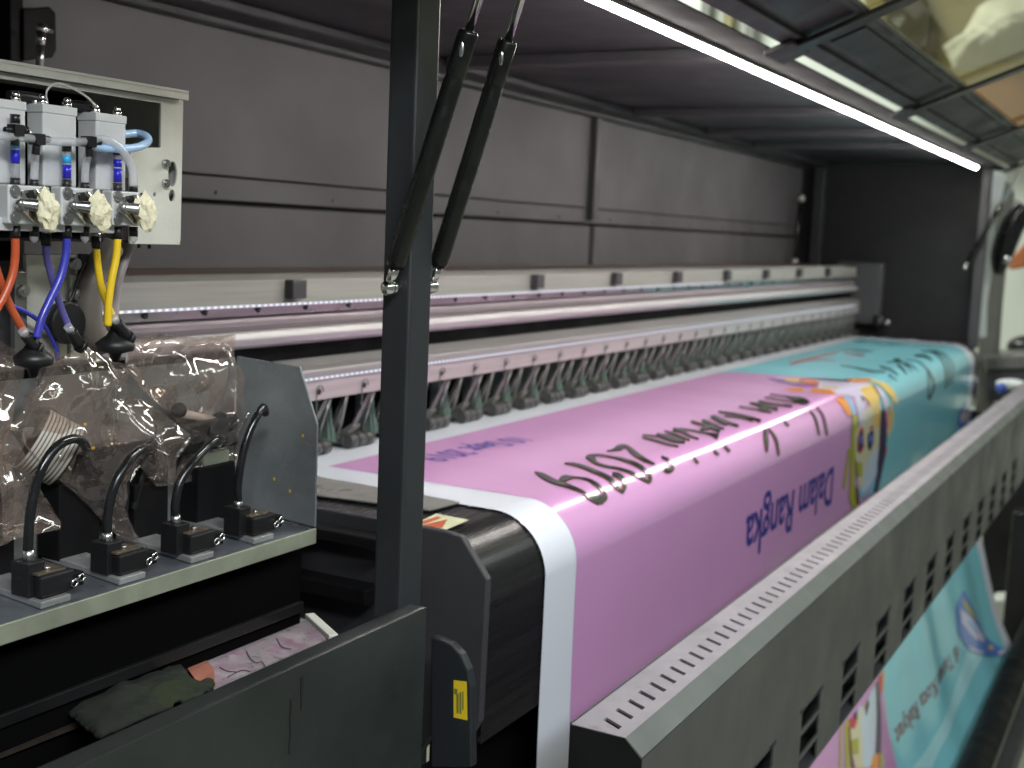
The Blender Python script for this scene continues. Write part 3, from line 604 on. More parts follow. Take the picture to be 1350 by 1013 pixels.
# --- bin (waste trough) at the lower left, part of the machine body
PYn = .64
pt = A(563, 800, y=PYn); zt_ = pt.z
b = MB().box(-.3, pt.x, PYn, PYn + .003, -1.2, zt_).box(-.3, pt.x, PYn + .003, PYn + .022, zt_ - .004, zt_ - .0005).box(pt.x - .003, pt.x, PYn + .003, PYn + .06, -1.2, zt_ - .001)
b.build('trough_front_panel', 'panel', PR, .0012)
b = MB()
def drip(px, py, h, w):
    p_ = A(px, py, y=PYn); n = 8; L_ = []; R_ = []
    for k in range(n + 1):
        t = k / n; ww = w * (1 - t) * (.6 + .5 * noise.noise((px * .1, k * .9, 0))) + .0006; dx = .0015 * noise.noise((px, k * .5, 3))
        L_.append(Vector((p_.x - ww + dx, PYn - .0006, p_.z - h * t))); R_.append(Vector((p_.x + ww + dx, PYn - .0006, p_.z - h * t)))
    b.prism(L_ + R_[::-1], (0, .0005, 0))
drip(398, 893, .030, .0030); drip(383, 922, .05, .0009)
b.build('ink_drip', mat('dried_ink', (.012, .014, .012), .5), PR)
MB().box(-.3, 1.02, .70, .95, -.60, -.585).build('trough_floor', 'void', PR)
# inclined inner trough wall (rim line) and back wall
q = [A(x_, y_, z=zz_) for x_, y_, zz_ in ((0, 950, -.43), (395, 800, -.43), (437, 842, -.43), (0, 1020, -.43))]
b = MB(); a0, a1 = A(-60, 974, z=-.43), A(398, 799, z=-.43)
b.bar(a0, a1, .006, .012); b.build('trough_rim', 'black', PR, .001)
b = MB(); b.bar(A(408, 812, z=-.405), A(440, 841, z=-.405), .010, .006); b.build('trough_end_bracket', 'sheet', PR, .001)
b = MB(); a2, a3 = A(-60, 1010, z=-.46), A(300, 870, z=-.46); b.bar(a2, a3, .03, .003); b.build('trough_inner_strip', mat('grimy_metal', (.075, .06, .05), .35, metal=.6, var=.5, scale=30), PR)
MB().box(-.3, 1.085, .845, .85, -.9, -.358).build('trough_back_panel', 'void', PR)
MB().box(-.3, 1.10, .0 + .86, .862, -.9, -.36).build('machine_inner_panel', 'black', PR)
# ================================================================== stained board + cloth in the bin
zb = -.455
q = [A(x_, y_, z=zb) for x_, y_ in ((246, 881), (396, 818), (412, 822), (430, 846), (420, 851), (282, 911), (276, 896), (262, 902))]
b = MB(); b.prism(q, (0, 0, .003))
mb_ = mat('ink_stained_card', (.36, .32, .34), .35, var=.4, scale=30, dirt=(.34, .20, .28), dscale=40, dthr=.5)
nt = mb_.node_tree
o = b.build('stained_card', mb_, None)
tag(o, 'pink and grey ink-stained card lying in the trough, peeling at its left end', 'card')
b = MB(); b.prism([A(x_, y_, z=zb + .0034) for x_, y_ in ((247, 882), (272, 871), (282, 882), (284, 907), (276, 896), (262, 902))], (0, 0, .0005)); b.build('orange_stain', mat('salmon_ink_stain', (.42, .17, .12), .45, var=.25, scale=40), o)
b = MB()
for P_ in ([(325, 858), (330, 868), (338, 874), (345, 872), (350, 880)], [(290, 880), (300, 885), (312, 886)], [(365, 842), (372, 853), (384, 856)], [(300, 893), (318, 884), (330, 886)]):
    b.tube([A(x_, y_, z=zb + .004) for x_, y_ in P_], .0005, 5, 4)
b.build('ink_scribble', mat('card_dark_ink', (.10, .05, .08), .5), o)
# cloth: folded sheet
def sheet_from_px(name, poly, z, amp, seed, m, thick=.003, step=.004):
    pts_ = [A(x_, y_, z=z) for x_, y_ in poly]; xs_ = [p_.x for p_ in pts_]; ys_ = [p_.y for p_ in pts_]
    def inside(x, y):
        c = False; n = len(pts_); j = n - 1
        for i in range(n):
            if (pts_[i].y > y) != (pts_[j].y > y) and x < (pts_[j].x - pts_[i].x) * (y - pts_[i].y) / (pts_[j].y - pts_[i].y) + pts_[i].x: c = not c
            j = i
        return c
    def edge(x, y):
        best = 9; bp_ = None
        for i in range(len(pts_)):
            a = Vector(pts_[i][:2]); c = Vector(pts_[(i + 1) % len(pts_)][:2]); d = c - a; t = max(0, min(1, (Vector((x, y)) - a).dot(d) / d.length_squared)); q_ = a + d * t; l = (Vector((x, y)) - q_).length
            if l < best: best = l; bp_ = q_
        return best, bp_
    b = MB(); V = {}
    nx = int((max(xs_) - min(xs_)) / step) + 2; ny = int((max(ys_) - min(ys_)) / step) + 2
    for i in range(nx):
        for j in range(ny):
            x = min(xs_) + i * step; y = min(ys_) + j * step
            if inside(x, y):
                d, q_ = edge(x, y)
                if d < step * .85: x, y = q_.x, q_.y; d = 0
                h = amp * (1 - exp(-d / .012)) * (1 + .5 * noise.noise((x * 40, y * 40, seed))) + amp * .8 * abs(noise.noise((x * 22 + y * 12, y * 60, seed + 5))) + amp * .25 * noise.noise((x * 110, y * 110, seed))
                V[i, j] = b.bm.verts.new((x, y, z + h))
    for (i, j) in list(V):
        if (i + 1, j) in V and (i, j + 1) in V and (i + 1, j + 1) in V:
            f = b.bm.faces.new((V[i, j], V[i + 1, j], V[i + 1, j + 1], V[i, j + 1])); f.smooth = True
    o = b.build(name, m, None); md = o.modifiers.new('s', 'SOLIDIFY'); md.thickness = thick; md.offset = -1
    return o
o = sheet_from_px('folded_cloth', ((78, 915), (85, 908), (180, 888), (244, 880), (250, 893), (262, 900), (278, 893), (284, 903), (278, 915), (215, 938), (128, 975), (112, 960), (80, 934)), -.448, .008, 3, M['cloth'], .004)
tag(o, 'folded dark green patterned cloth over the left end of the stained card', 'cloth')
# ================================================================== maintenance tray with its right-hand plate
TY = .82
tr = thing('maintenance_tray', 'metal tray with a clipped-corner galvanised side plate and black hose fittings', 'tray')
pR = A(414, 700, y=TY); zL = pR.z; xR = pR.x
sl = math.tan(radians(4.5))                      # the tray falls slightly towards the front
def ty(y): return zL + (y - TY) * sl + .002
b = MB(); b.prism([Vector((-.2, TY, ty(TY))), Vector((-.2, .95, ty(.95))), Vector((-.2, .95, ty(.95) - .003)), Vector((-.2, TY, ty(TY) - .003))], (xR - .0 + .2, 0, 0)); b.build('tray_floor', 'traymetal', tr)
zlip = A(414, 712, y=TY).z
b = MB().box(-.2, xR + .002, TY - .002, TY, zlip - .004, zL + .003); b.build('tray_front_lip', 'traygreen', tr, .0008)
sp = [(417, 560), (395, 484), (315, 470)]
pl = [A(x_, y_, x=xR) for x_, y_ in sp]; lo_f = A(416, 694, x=xR)
out = [(TY - .001, zL + .004), (TY - .001, pl[0].z), (pl[1].y, pl[1].z), (.935, pl[2].z), (.935, ty(.935)), ]
b = MB(); b.prism([Vector((xR, y, z)) for y, z in out], (.003, 0, 0)); b.build('side_plate', 'galv', tr, .001)
b = MB().box(-.2, xR - .001, .936, .939, ty(.936), pl[2].z - .002); b.build('back_plate', 'galv', tr)
b = MB()
for a_, c_ in ((361, 632), (382, 648), (399, 575)):
    q = A(a_, c_, x=xR - .0004); b.ball(q, .0015, 8, 6, (.12, 1, 1.2))
b.build('yellow_ink_speck', 'yellow', tr)
# fittings: rail, block, pair of ring screws, ferrule, hose
def fitting(bx, by, rail, fer, hose, i):
    """pixel anchors at the tray depth"""
    y = TY + .022
    c = A(bx, by, y=y); z0 = ty(y) + .001
    w = .021
    w = .018; blk = MB().box(c.x - w, c.x + w, y - .014, y + .012, z0 + .006, z0 + .025).build('hose_block', 'black', tr, .002)
    MB().bar((c.x - .005, y - .017, ty(y - .017) + .0035), (c.x - .005, y + .085, ty(y + .085) + .0035), w * 2 - .004, .006).build('block_rail', 'rail_metal', tr, .0008)
    MB().obox((c.x - .004, y - .0, z0 + .0262), (.015, 0, 0), (0, .011, 0), (0, 0, .001)).build('cover_plate', mat('brown_stained_steel', (.20, .16, .12), .35, metal=.6, var=.4, scale=60), blk, .0004)
    MB().cyl((c.x - .002, y - .002, z0 + .027), (c.x - .002, y - .002, z0 + .0295), .0030, 12).build('plate_screw', 'steel', blk)
    for k in (0, 1):
        cc = Vector((c.x + w - .0025 + k * .0075, y - .0145, z0 + .013 + k * .003)); ring = MB(); ring.tube([cc + Vector((.0031 * cos(t), -.0022, .0031 * sin(t))) for t in [2 * pi * q_ / 12 for q_ in range(13)]], .0009, 8, 1); ring.build('ring_screw', 'chrome', blk)
    MB().box(c.x + w - .002, c.x + w + .010, y - .0145, y + .006, z0 + .008, z0 + .021).build('valve_body', 'blackmat', blk, .001)
    MB().cyl((c.x + w + .012, y + .01, z0 + .001), (c.x + w + .012, y + .01, z0 + .014), .0042, 12).build('knurled_nut', 'steel', blk)
    f0 = A(fer[0], fer[1], y=y + .006); f1 = A(fer[2], fer[3], y=y + .006)
    MB().box(f0.x - .009, f0.x + .009, y - .004, y + .018, z0 + .006, f0.z + .002).build('ferrule_seat', 'black', blk, .001)
    MB().cyl(f0, f1, .0048, 18).build('ferrule', 'steel', blk)
    pts_ = [A(a_, c_, y=y + .006 + d_) for a_, c_, d_ in hose]
    MB().tube(pts_, [.0043] * len(pts_), 16, 6).build('black_hose', 'rubber', blk)
fitting(62, 764, None, (38, 742, 37, 725), [(37, 728, 0), (38, 700, 0), (42, 665, 0), (52, 625, 0), (72, 592, .0), (95, 579, .006), (110, 584, .02), (116, 600, .055)], 0)
fitting(163, 734, None, (141, 716, 141, 702), [(141, 704, 0), (142, 680, 0), (148, 650, 0), (160, 622, 0), (176, 600, .006), (192, 590, .02), (200, 592, .06)], 1)
fitting(255, 708, None, (232, 692, 231, 679), [(231, 682, 0), (231, 665, 0), (236, 640, 0), (250, 615, 0), (270, 593, .006), (288, 578, .014), (296, 580, .06)], 2)
fitting(336, 684, None, (314, 670, 314, 660), [(314, 662, 0), (314, 640, 0), (319, 605, 0), (327, 575, 0), (338, 550, 0), (347, 537, .006), (350, 545, .015)], 3)
# dark cap units standing behind the hoses
for i, (x0, x1, yt, yb) in enumerate(((-30, 20, 650, 750), (78, 132, 640, 735), (178, 222, 640, 700), (262, 310, 618, 672))):
    a_ = A(x0, yt, y=TY + .082); c_ = A(x1, yb, y=TY + .082)
    u_ = MB().box(a_.x, c_.x, TY + .082, TY + .112, ty(.9) + .004, a_.z).build('cap_unit', 'blackmat', tr, .002)
# ================================================================== print carriage
CY = .90
ca = thing('print_carriage', 'zinc framed print carriage with valve blocks and coloured ink hoses, above the tray', 'print carriage')
xr = A(242, 125, y=CY).x; zT = A(242, 120, y=CY).z; zTb = A(242, 133, y=CY).z; zB = A(238, 323, y=CY).z
wx = A(212, 195, y=CY); 
def circ(x, z, rx, rz, n=20): return [(x + rx * cos(2 * pi * k / n), z + rz * sin(2 * pi * k / n)) for k in range(n)]
# front panel with real holes (boolean-free: outline bridged to holes through triangulated fill)
def plate_with_holes(outer, holes, y, t, name, m, parent, bevel=0):
    bm = bmesh.new(); E_ = []
    for loop in [outer] + holes:
        vs = [bm.verts.new((x, y, z)) for x, z in loop]
        for i in range(len(vs)): E_.append(bm.edges.new((vs[i], vs[(i + 1) % len(vs)])))
    bmesh.ops.triangle_fill(bm, edges=E_, use_beauty=True, use_dissolve=False)
    r = bmesh.ops.extrude_face_region(bm, geom=bm.faces[:]); bmesh.ops.translate(bm, verts=[g for g in r['geom'] if isinstance(g, bmesh.types.BMVert)], vec=(0, t, 0))
    b_ = MB(); b_.bm.free(); b_.bm = bm; return b_.build(name, m, parent, bevel)
q1 = A(228, 230, y=CY); q2 = A(228, 178 + 80 * 0 + 80, y=CY)
h1 = A(228, 230, y=CY); h2 = A(227, 258.5, y=CY); h3 = A(204, 257, y=CY)
win = [A(x_, y_, y=CY) for x_, y_ in ((-40, 100), (212, 135), (211.5, 197), (172, 194), (168, 322), (-40, 322))]
plate_with_holes([(-.1, zTb), (xr, zTb), (xr - .002, zB + .004), (xr - .006, zB), (A(172, 323, y=CY).x - .0, zB), (A(172, 200, y=CY).x, A(172, 194, y=CY).z), (wx.x, wx.z), (A(212, 150, y=CY).x, zTb - .006), (-.1, zTb - .006)],
                 [circ(h1.x, h1.z, .0062, .0125), circ(h2.x, h2.z, .0042, .006), circ(h3.x, h3.z, .002, .0024, 10)], CY, .003, 'front_panel', 'sheet', ca, .0006)
MB().box(-.1, xr + .0015, CY - .006, CY + .14, zT - .003, zT).box(-.1, xr + .0015, CY - .006, CY - .004, zTb, zT - .003).build('top_cover', 'sheet', ca, .0006)
MB().box(xr - .003, xr, CY + .003, CY + .14, zB, zT - .003).build('right_cheek', 'sheet', ca)
MB().box(-.1, xr - .006, CY + .13, CY + .139, zB, zT - .004).build('rear_liner', 'void', ca)
MB().box(-.1, xr - .006, CY + .01, CY + .13, zB + .001, zB + .003).build('bottom_liner', 'black', ca)
b = MB()
for x_, y_ in ((217, 216), (217, 242)):
    q = A(x_, y_, y=CY); MB().cyl((q.x, CY, q.z), (q.x, CY - .004, q.z), .0042, 14).cyl((q.x, CY - .004, q.z), (q.x, CY - .0055, q.z), .003, 6).build('panel_screw', 'steel', ca)
# damper blocks (tall satin boxes)
YF = .855
def blk(px0, pxl, px1, pyt, pyb, yf, name, m, parent=ca, dep=None, bev=.0015):
    """px0 back-left, pxl front-left, px1 front-right"""
    a_ = A(pxl, (pyt + pyb) / 2, y=yf); c_ = A(px1, (pyt + pyb) / 2, y=yf); t_ = A((pxl + px1) / 2, pyt, y=yf).z; u_ = A((pxl + px1) / 2, pyb, y=yf).z
    d0 = ray(px0, (pyt + pyb) / 2); yb = a_.x / d0.x * d0.y if dep is None else yf + dep
    return MB().box(a_.x, c_.x, yf, yb, u_, t_).build(name, m, parent, bev), (a_.x, c_.x, yf, yb, u_, t_)
def screwtop(x, y, z, parent):
    MB().cyl((x, y, z), (x, y, z + .005), .0042, 12).ball((x, y, z + .006), .0034, 10, 6).build('cap_screw', 'chrome', parent)
BX = []
for (p0, pl_, p1, t_, b_) in ((102, 127, 166, 152, 252), (35, 57, 101, 141, 247), (-40, -12, 34, 133, 243)):
    o_, d_ = blk(p0, pl_, p1, t_, b_, YF, 'damper_block', 'blockalu'); BX.append(d_)
    x0, x1, y0, y1, z0, z1 = d_
    MB().box(x0 - .0006, x1 + .0006, y0 - .0006, y1, z1 - .0065, z1 + .0008).build('block_lid', 'blockalu', o_, .0008)
    screwtop(x1 - .005, y0 + .006, z1, o_); screwtop(x0 + .006, y0 + .008, z1, o_); screwtop(x0 + .004, y1 - .006, z1, o_)
    MB().tube([(x0 + .010, y0 + .012, z1 + .005), (x0 - .004, y0 + .018, z1 + .006), (x0 - .018, y0 + .02, z1 + .005)], .0048, 12, 5).build('black_fitting', 'black', o_)
# manifold bar and valve blocks
YV = .835
MB().box(A(-40, 300, y=YV).x, A(160, 300, y=YV).x, YV + .008, YV + .05, A(100, 307, y=YV).z, A(100, 290, y=YV).z).build('manifold_bar', 'blockalu', ca, .001)
for (p0, pl_, p1, t_, b_, px_) in ((133, 148, 194, 253, 298, 0), (66, 81, 133, 248, 298, -67), (-8, 11, 66, 245, 296, -137)):
    o_, d_ = blk(p0, pl_, p1, t_, b_, YV, 'valve_block', 'blockalu'); x0, x1, y0, y1, z0, z1 = d_; w = x1 - x0; hh = z1 - z0
    def at(u, v, dy=0): return Vector((x0 + w * u, YV + dy, z0 + hh * v))
    b = MB()
    for u, v in ((.14, .84), (.14, .18), (.84, .84), (.84, .16)):
        MB().cyl(at(u, v), at(u, v, -.002), .0046 * w / .04, 16).cyl(at(u, v, -.002), at(u, v, -.0024), .0026 * w / .04, 6).build('valve_screw', 'steel', o_)
    b.bm.free()
    MB().prism([at(.28, .86), at(.62, .92), at(.85, .62), at(.80, .12), at(.55, .05), at(.25, .38)], (0, -.003, 0)).build('valve_face', 'chrome', o_, .0006)
    MB().cyl(at(.45, .78, -.003), at(.45, .78, -.0045), .0034, 14).build('valve_port', 'black', o_)
    b = MB(); b.cyl(at(.18, .5, -.004), at(.18, .5, -.012), .005, 16); b.tube([at(.14, .52, -.008), at(.26, .505, -.012), at(.38, .49, -.016)], [.0042, .0048, .0052], 16, 3).ball(at(.14, .52, -.008), .0046); b.build('valve_lever', 'steel', o_)
    # crumpled masking tape over the right-hand port
    t_ = MB(); g = bmesh.ops.create_icosphere(t_.bm, subdivisions=3, radius=1.)
    for v in g['verts']:
        n_ = v.co.normalized(); r_ = 1 + .45 * noise.noise(n_ * 2.1 + Vector((px_, 0, 0))) + .30 * abs(noise.noise(n_ * 5.5 + Vector((px_, 3, 0)))) + .12 * noise.noise(n_ * 13)
        v.co = at(.78, .40, -.008) + Vector((n_.x * .0105 * r_, n_.y * .006 * r_, n_.z * .0150 * r_ - n_.x * .004))
    tape = t_.build('masking_tape', 'tape', o_)
# nozzles under and above each valve (ink tube ends)
def nozzle(px, py0, py1, y, r, m, name, parent=ca, r2=None): 
    return MB().cyl(A(px, py0, y=y), A(px, py1, y=y), r, 16, r2).build(name, m, parent)
for px, up in ((20, 0), (88, 0), (155, 0)):
    dp = {20: (155, 245), 88: (192, 247), 155: (197, 252)}[px]
    y = YV + .012
    nozzle(px, dp[1] - 10, dp[1] + 3, y, .0040, 'black', 'tube_collar'); nozzle(px, dp[0] + 2, dp[1] - 9, y, .0034, 'tube', 'sight_tube')
    m_ = (dp[0] + dp[1]) / 2; nozzle(px, m_ - 2, m_ + 16, y, .0037, 'inkblue', 'blue_ink_column'); nozzle(px, m_ - 14, m_ - 4, y, .0037, 'inkcyan' if px != 155 else 'inkblue', 'cyan_ink_column')
    nozzle(px, dp[0] - 4, dp[0] + 8, y, .0040, 'black', 'tube_collar')
for px, t0, t1 in ((45, 190, 245), (112, 196, 249), (176, 232, 252)):
    y = YV + .010
    nozzle(px, t1 - 8, t1 + 3, y, .0040, 'black', 'tube_collar')
    if px != 176: MB().tube([A(px, t1 - 6, y=y), A(px + 1, t1 - 30, y=y), A(px + 5 if px > 100 else px + 2, t0 + 4, y=y - .004)], .0033, 14, 4).build('clear_riser_tube', 'tube', ca)
    nozzle(px, 299, 312, YV + .01, .0040, 'black', 'lower_collar'); 
    b = MB().tube([A(px, 306, y=YV + .01), A(px, 316, y=YV + .01), A(px, 321, y=YV + .01)], [.0040, .0036, .001], 14, 1); b.build('clear_end_cap', 'tube', ca)
# long clear tube linking the tees, with black tee pieces and barbs
yt_ = YV + .002
lt = [(-30, 176), (20, 181), (48, 184), (80, 187), (112, 187), (130, 184), (145, 186), (162, 200), (174, 222), (176, 246)]
MB().tube([A(x_, y_, y=yt_) for x_, y_ in lt], .0036, 16, 6).build('clear_feed_tube', 'tube', ca)
MB().tube([A(x_, y_, y=yt_ + .02) for x_, y_ in ((-30, 170), (10, 170), (40, 176))], .0032, 12, 4).build('clear_feed_tube', 'tube', ca)
for px, py in ((50, 184), (118, 187), (22, 172)):
    b = MB().cyl(A(px - 16, py - 1, y=yt_), A(px + 14, py, y=yt_), .0022, 12)
    for k in (-13, -9, 10, 13): b.cyl(A(px + k - 1, py, y=yt_), A(px + k + 1, py, y=yt_), .0031, 12)
    q = A(px, py, y=yt_ - .001); b.box(q.x - .0045, q.x + .0045, yt_ - .005, yt_ + .005, q.z - .0045, q.z + .0045); b.cyl((q.x, yt_, q.z), A(px + (0 if px > 100 else -3), py + 20, y=yt_), .0032, 12); b.build('tee_connector', 'black', ca)
MB().tube([A(x_, y_, y=y_2) for x_, y_, y_2 in ((160, 178, .88), (180, 176, .885), (193, 180, .87), (195, 187, .86), (185, 193, .85), (170, 196, .845), (140, 196, .84), (122, 193, .84))], .0037, 14, 6).build('looped_blue_tube', mat('pale_blue_tube', (.40, .60, .85), .15, var=.15, scale=60), ca)
MB().tube([A(x_, y_, y=.85) for x_, y_ in ((122, 193), (136, 195), (148, 196))], .0040, 12, 3).build('blue_ink_slug', 'inkblue', ca)
for off in (0, 1.6):
    MB().tube([A(x_, y_ + off, y=.86) for x_, y_ in ((63, 136), (61, 122), (68, 112), (80, 110), (98, 117), (114, 127), (128, 141))], .0007, 6, 6).build('thin_wire', 'alupale', ca)
# coloured ink hoses
def hose(pts_, m, r=.0034, y=None, name='ink_hose'):
    return MB().tube([A(a_, b_, y=(c_[0] if c_ else YV + .01)) for a_, b_, *c_ in pts_], r, 16, 6).build(name, m, ca)
hose([(20, 312), (20, 335), (17, 360), (8, 385), (-6, 410)], 'red'); hose([(-8, 345, .86), (2, 375, .86), (14, 405, .86), (26, 428, .86), (34, 442, .86)], 'red')
hose([(88, 312), (87, 335), (80, 365), (66, 395), (55, 420), (48, 446)], 'blue'); hose([(61, 316, .865), (62, 340, .865), (70, 372, .865), (80, 405, .865), (93, 437, .865)], 'violet', .0031)
hose([(155, 314), (153, 340), (147, 370), (143, 400), (142, 430)], 'yellow'); hose([(127, 325, .865), (129, 350, .865), (134, 380, .865), (143, 405, .865), (152, 425, .86)], 'yellow', .0032)
for px, py, y in ((20, 302, YV + .01), (88, 302, YV + .01), (155, 303, YV + .01), (61, 312, .865), (127, 316, .865)):
    MB().cyl(A(px, py - 4, y=y), A(px, py + 12, y=y), .0042, 16).build('hose_collar', 'black', ca)
    MB().cyl(A(px, py - 9, y=y), A(px, py - 3, y=y), .0040, 6).build('hose_nut', 'steel', ca)
for (a_, b_, c_, d_, y) in ((34, 442, 46, 458, .85), (94, 437, 104, 455, .86), (154, 425, 168, 444, .85)):
    MB().cyl(A(a_, b_, y=y), A(c_, d_, y=y), .0050, 14).build('knurled_connector', 'black', ca, .0008); MB().cyl(A(a_ - 5, b_ - 7, y=y), A(a_, b_, y=y), .0038, 14).build('clear_sleeve', 'tube', ca)
    MB().cyl(A(c_, d_, y=y), A(c_ + 5, d_ + 3, y=y), .0062, 14).build('connector_base', 'black', ca)
# ribbon cable bundle
b = MB(); rb = [(158, 318), (160, 345), (152, 375), (135, 392), (118, 400)]
for k in range(5):
    b.tube([A(x_, y_, y=.93 + k * .003) for x_, y_ in ((168 - 3 * k, 235), (170 - 3 * k, 320), (156 - 2 * k, 372), (150 - k * 2, 420), (150 - k, 440))], .0042, 8, 5)
b.build('grey_ribbon_bundle', mat('ribbon_cable_grey', (.42, .36, .36), .45, var=.25, scale=20, stretch=(8, 8, .6)), ca)
MB().tube([A(x_, y_, y=.91) for x_, y_ in ((148, 325), (130, 350), (119, 380), (117, 410), (124, 440), (138, 455))], .012, 14, 6).build('corrugated_sleeve', mat('sleeve_brown_grey', (.17, .15, .13), .4, var=.2), ca)
# filters (black discs) hanging from hoses
def filt(px, py, r, y, n='filter_disc'):
    c_ = A(px, py, y=y); b = MB().tube([c_ + Vector((0, 0, dz_)) for dz_ in (.020, .012, .007, .003, -.001, -.007, -.010, -.018)], [.004, .005, .008, r * .75, r, r * .92, .006, .003], 24, 1); return b.build(n, 'black', ca)
filt(152, 452, .018, .86); filt(44, 470, .017, .855)
MB().tube([A(x_, y_, y=.91) for x_, y_ in ((15, 403), (40, 415), (60, 432), (72, 455), (76, 475))], .0022, 8, 5).build('thin_blue_cable', 'blue', ca)
# lower galvanised carriage plates with bolts behind the hoses
z0 = A(60, 478, y=.925).z
b = MB().box(A(35, 400, y=.925).x, A(100, 400, y=.925).x, .925, .93, z0, A(70, 336, y=.925).z); b.build('lower_plate', 'sheet', ca, .001)
MB().box(A(94, 400, y=.92).x, A(113, 400, y=.92).x, .92, .924, z0, A(100, 362, y=.92).z).build('side_strip', 'sheet', ca, .001)
MB().box(A(-40, 400, y=.93).x, A(34, 400, y=.93).x, .94, .945, z0, A(0, 345, y=.93).z).build('rear_plate', 'darkgrey', ca)
MB().box(A(20, 400, y=.915).x, A(36, 400, y=.915).x, .915, .922, z0, A(30, 358, y=.915).z).build('spring_bracket', 'clamp', ca, .001)
MB().tube([A(x_, y_, y=.91) for x_, y_ in ((112, 345), (104, 365), (96, 390), (86, 408))], .0016, 8, 4).build('black_cable', 'black', ca)
MB().box(A(106, 400, y=.915).x, A(116, 400, y=.915).x, .914, .919, A(110, 362, y=.915).z, A(110, 335, y=.915).z).build('cable_chain', 'black', ca)
for x_, y_ in ((94, 348), (96, 388), (92, 412), (25, 383), (68, 415)):
    q = A(x_, y_, y=.918); MB().cyl(q, q + Vector((0, -.008, 0)), .0055, 14).cyl(q + Vector((0, -.008, 0)), q + Vector((0, -.009, 0)), .003, 6).build('hex_bolt', 'steel', ca)
q = A(80, 425, y=.915); MB().cyl(q, q + Vector((0, -.012, 0)), .020, 20).build('carriage_wheel', 'black', ca, .002)
for x_, y_ in ((183, 327), (197, 328)):
    q = A(x_, y_, y=CY + .01); MB().cyl(q, q + Vector((0, 0, .006)), .0018, 8).build('lower_pin', 'black', ca)
# ================================================================== plastic bags
def bag(poly, y, depth, seed, label, lean=0.):
    pts_ = [A(a_, b_, y=y) for a_, b_ in poly]; P2 = [(p_.x, p_.z) for p_ in pts_]; n = len(P2)
    xs_ = [p_[0] for p_ in P2]; zs_ = [p_[1] for p_ in P2]; step = .0025
    def inside(x, z):
        c = False; j = n - 1
        for i in range(n):
            if (P2[i][1] > z) != (P2[j][1] > z) and x < (P2[j][0] - P2[i][0]) * (z - P2[i][1]) / (P2[j][1] - P2[i][1]) + P2[i][0]: c = not c
            j = i
        return c
    def edge(x, z):
        best = 9; bq = None
        for i in range(n):
            a = Vector(P2[i]); c = Vector(P2[(i + 1) % n]); d = c - a; t = max(0, min(1, (Vector((x, z)) - a).dot(d) / d.length_squared)); q_ = a + d * t; l = (Vector((x, z)) - q_).length
            if l < best: best = l; bq = q_
        return best, bq
    b = MB(); rnd = random.Random(seed)
    # folds: sharp-crested triangle waves in a few directions, bent by slow noise
    F_ = [(rnd.uniform(0, pi), rnd.uniform(.022, .060), rnd.uniform(0, 1), rnd.uniform(.5, 1)) for _ in range(10)]
    def crease(x, z, k):
        t = 0; wx = x + .022 * noise.noise((x * 16, z * 16, seed + 1)); wz = z + .022 * noise.noise((x * 16, z * 16, seed + 9))
        for a, l, ph, am in F_:
            m_ = max(0, .35 + 1.3 * noise.noise((x * 13, z * 13, seed + l * 900 + k)))
            u = ((wx * cos(a) + wz * sin(a)) / l + ph + k * .21) % 1.0; t += am * m_ * l * .16 * (abs(u - .5) * 2 if u > .22 else (.28 + (.22 - u) * .8) * 2)
        return t
    nx = int((max(xs_) - min(xs_)) / step) + 2; nz = int((max(zs_) - min(zs_)) / step) + 2
    G = {}
    for i in range(nx):
        for j in range(nz):
            x = min(xs_) + i * step; z = min(zs_) + j * step
            ins_ = inside(x, z); d, q_ = edge(x, z)
            if ins_: G[i, j] = (x, z, d)
            elif d < step * 1.05: G[i, j] = (q_.x, q_.y, 0)
    for side in (-1, 1):
        V = {}
        for key, (x, z, d) in G.items():
            env = 1 - exp(-d / .016)
            f1 = noise.noise((x * 30, z * 14, seed)); f2 = 1 - abs(noise.noise((x * 55 + z * 30, z * 35 - x * 20, seed + side))) * 2; f3 = 1 - abs(noise.noise((x * 120, z * 90 + x * 60, seed + 3))) * 2
            cr = crease(x, z, side)
            yy = y + lean * (z - min(zs_)) + side * depth * env * (1 + .5 * f1) + cr * min(1, d / .012 + .3)
            V[key] = b.bm.verts.new((x, yy, z))
        for (i, j) in G:
            if (i + 1, j) in G and (i, j + 1) in G and (i + 1, j + 1) in G:
                q_ = (V[i, j], V[i + 1, j], V[i + 1, j + 1], V[i, j + 1])
                b.bm.faces.new(q_ if side < 0 else q_[::-1])
    o = b.build('plastic_bag', 'bag', None, norm=False)
    for p_ in o.data.polygons: p_.use_smooth = True
    try:
        o.data.set_sharp_from_angle(angle=radians(38))
    except Exception: pass
    return tag(o, label, 'plastic bag', 'crumpled clear bags over the printer parts')
bag([(-40, 445), (0, 448), (37, 470), (33, 505), (22, 540), (10, 585), (18, 620), (30, 640), (30, 700), (12, 718), (-40, 730)], .884, .012, 11, 'brownish plastic bag cut off by the left edge of the photo')
bag([(12, 560), (30, 590), (47, 630), (62, 655), (83, 688), (82, 698), (50, 706), (8, 716), (5, 660), (-5, 600)], .868, .008, 29, 'small flap-shaped clear bag low down beside the leftmost black hose')
bag([(72, 458), (86, 471), (112, 457), (150, 474), (178, 485), (160, 516), (200, 532), (232, 556), (254, 574), (250, 586), (236, 604), (232, 640), (208, 642), (186, 614), (172, 640), (172, 682), (188, 717), (164, 712), (142, 694), (124, 672), (100, 650), (62, 618), (40, 590), (14, 563), (36, 541), (35, 522), (56, 508), (66, 480)], .893, .024, 5, 'large crumpled clear bag with bright glints over the ribbed cream tube')
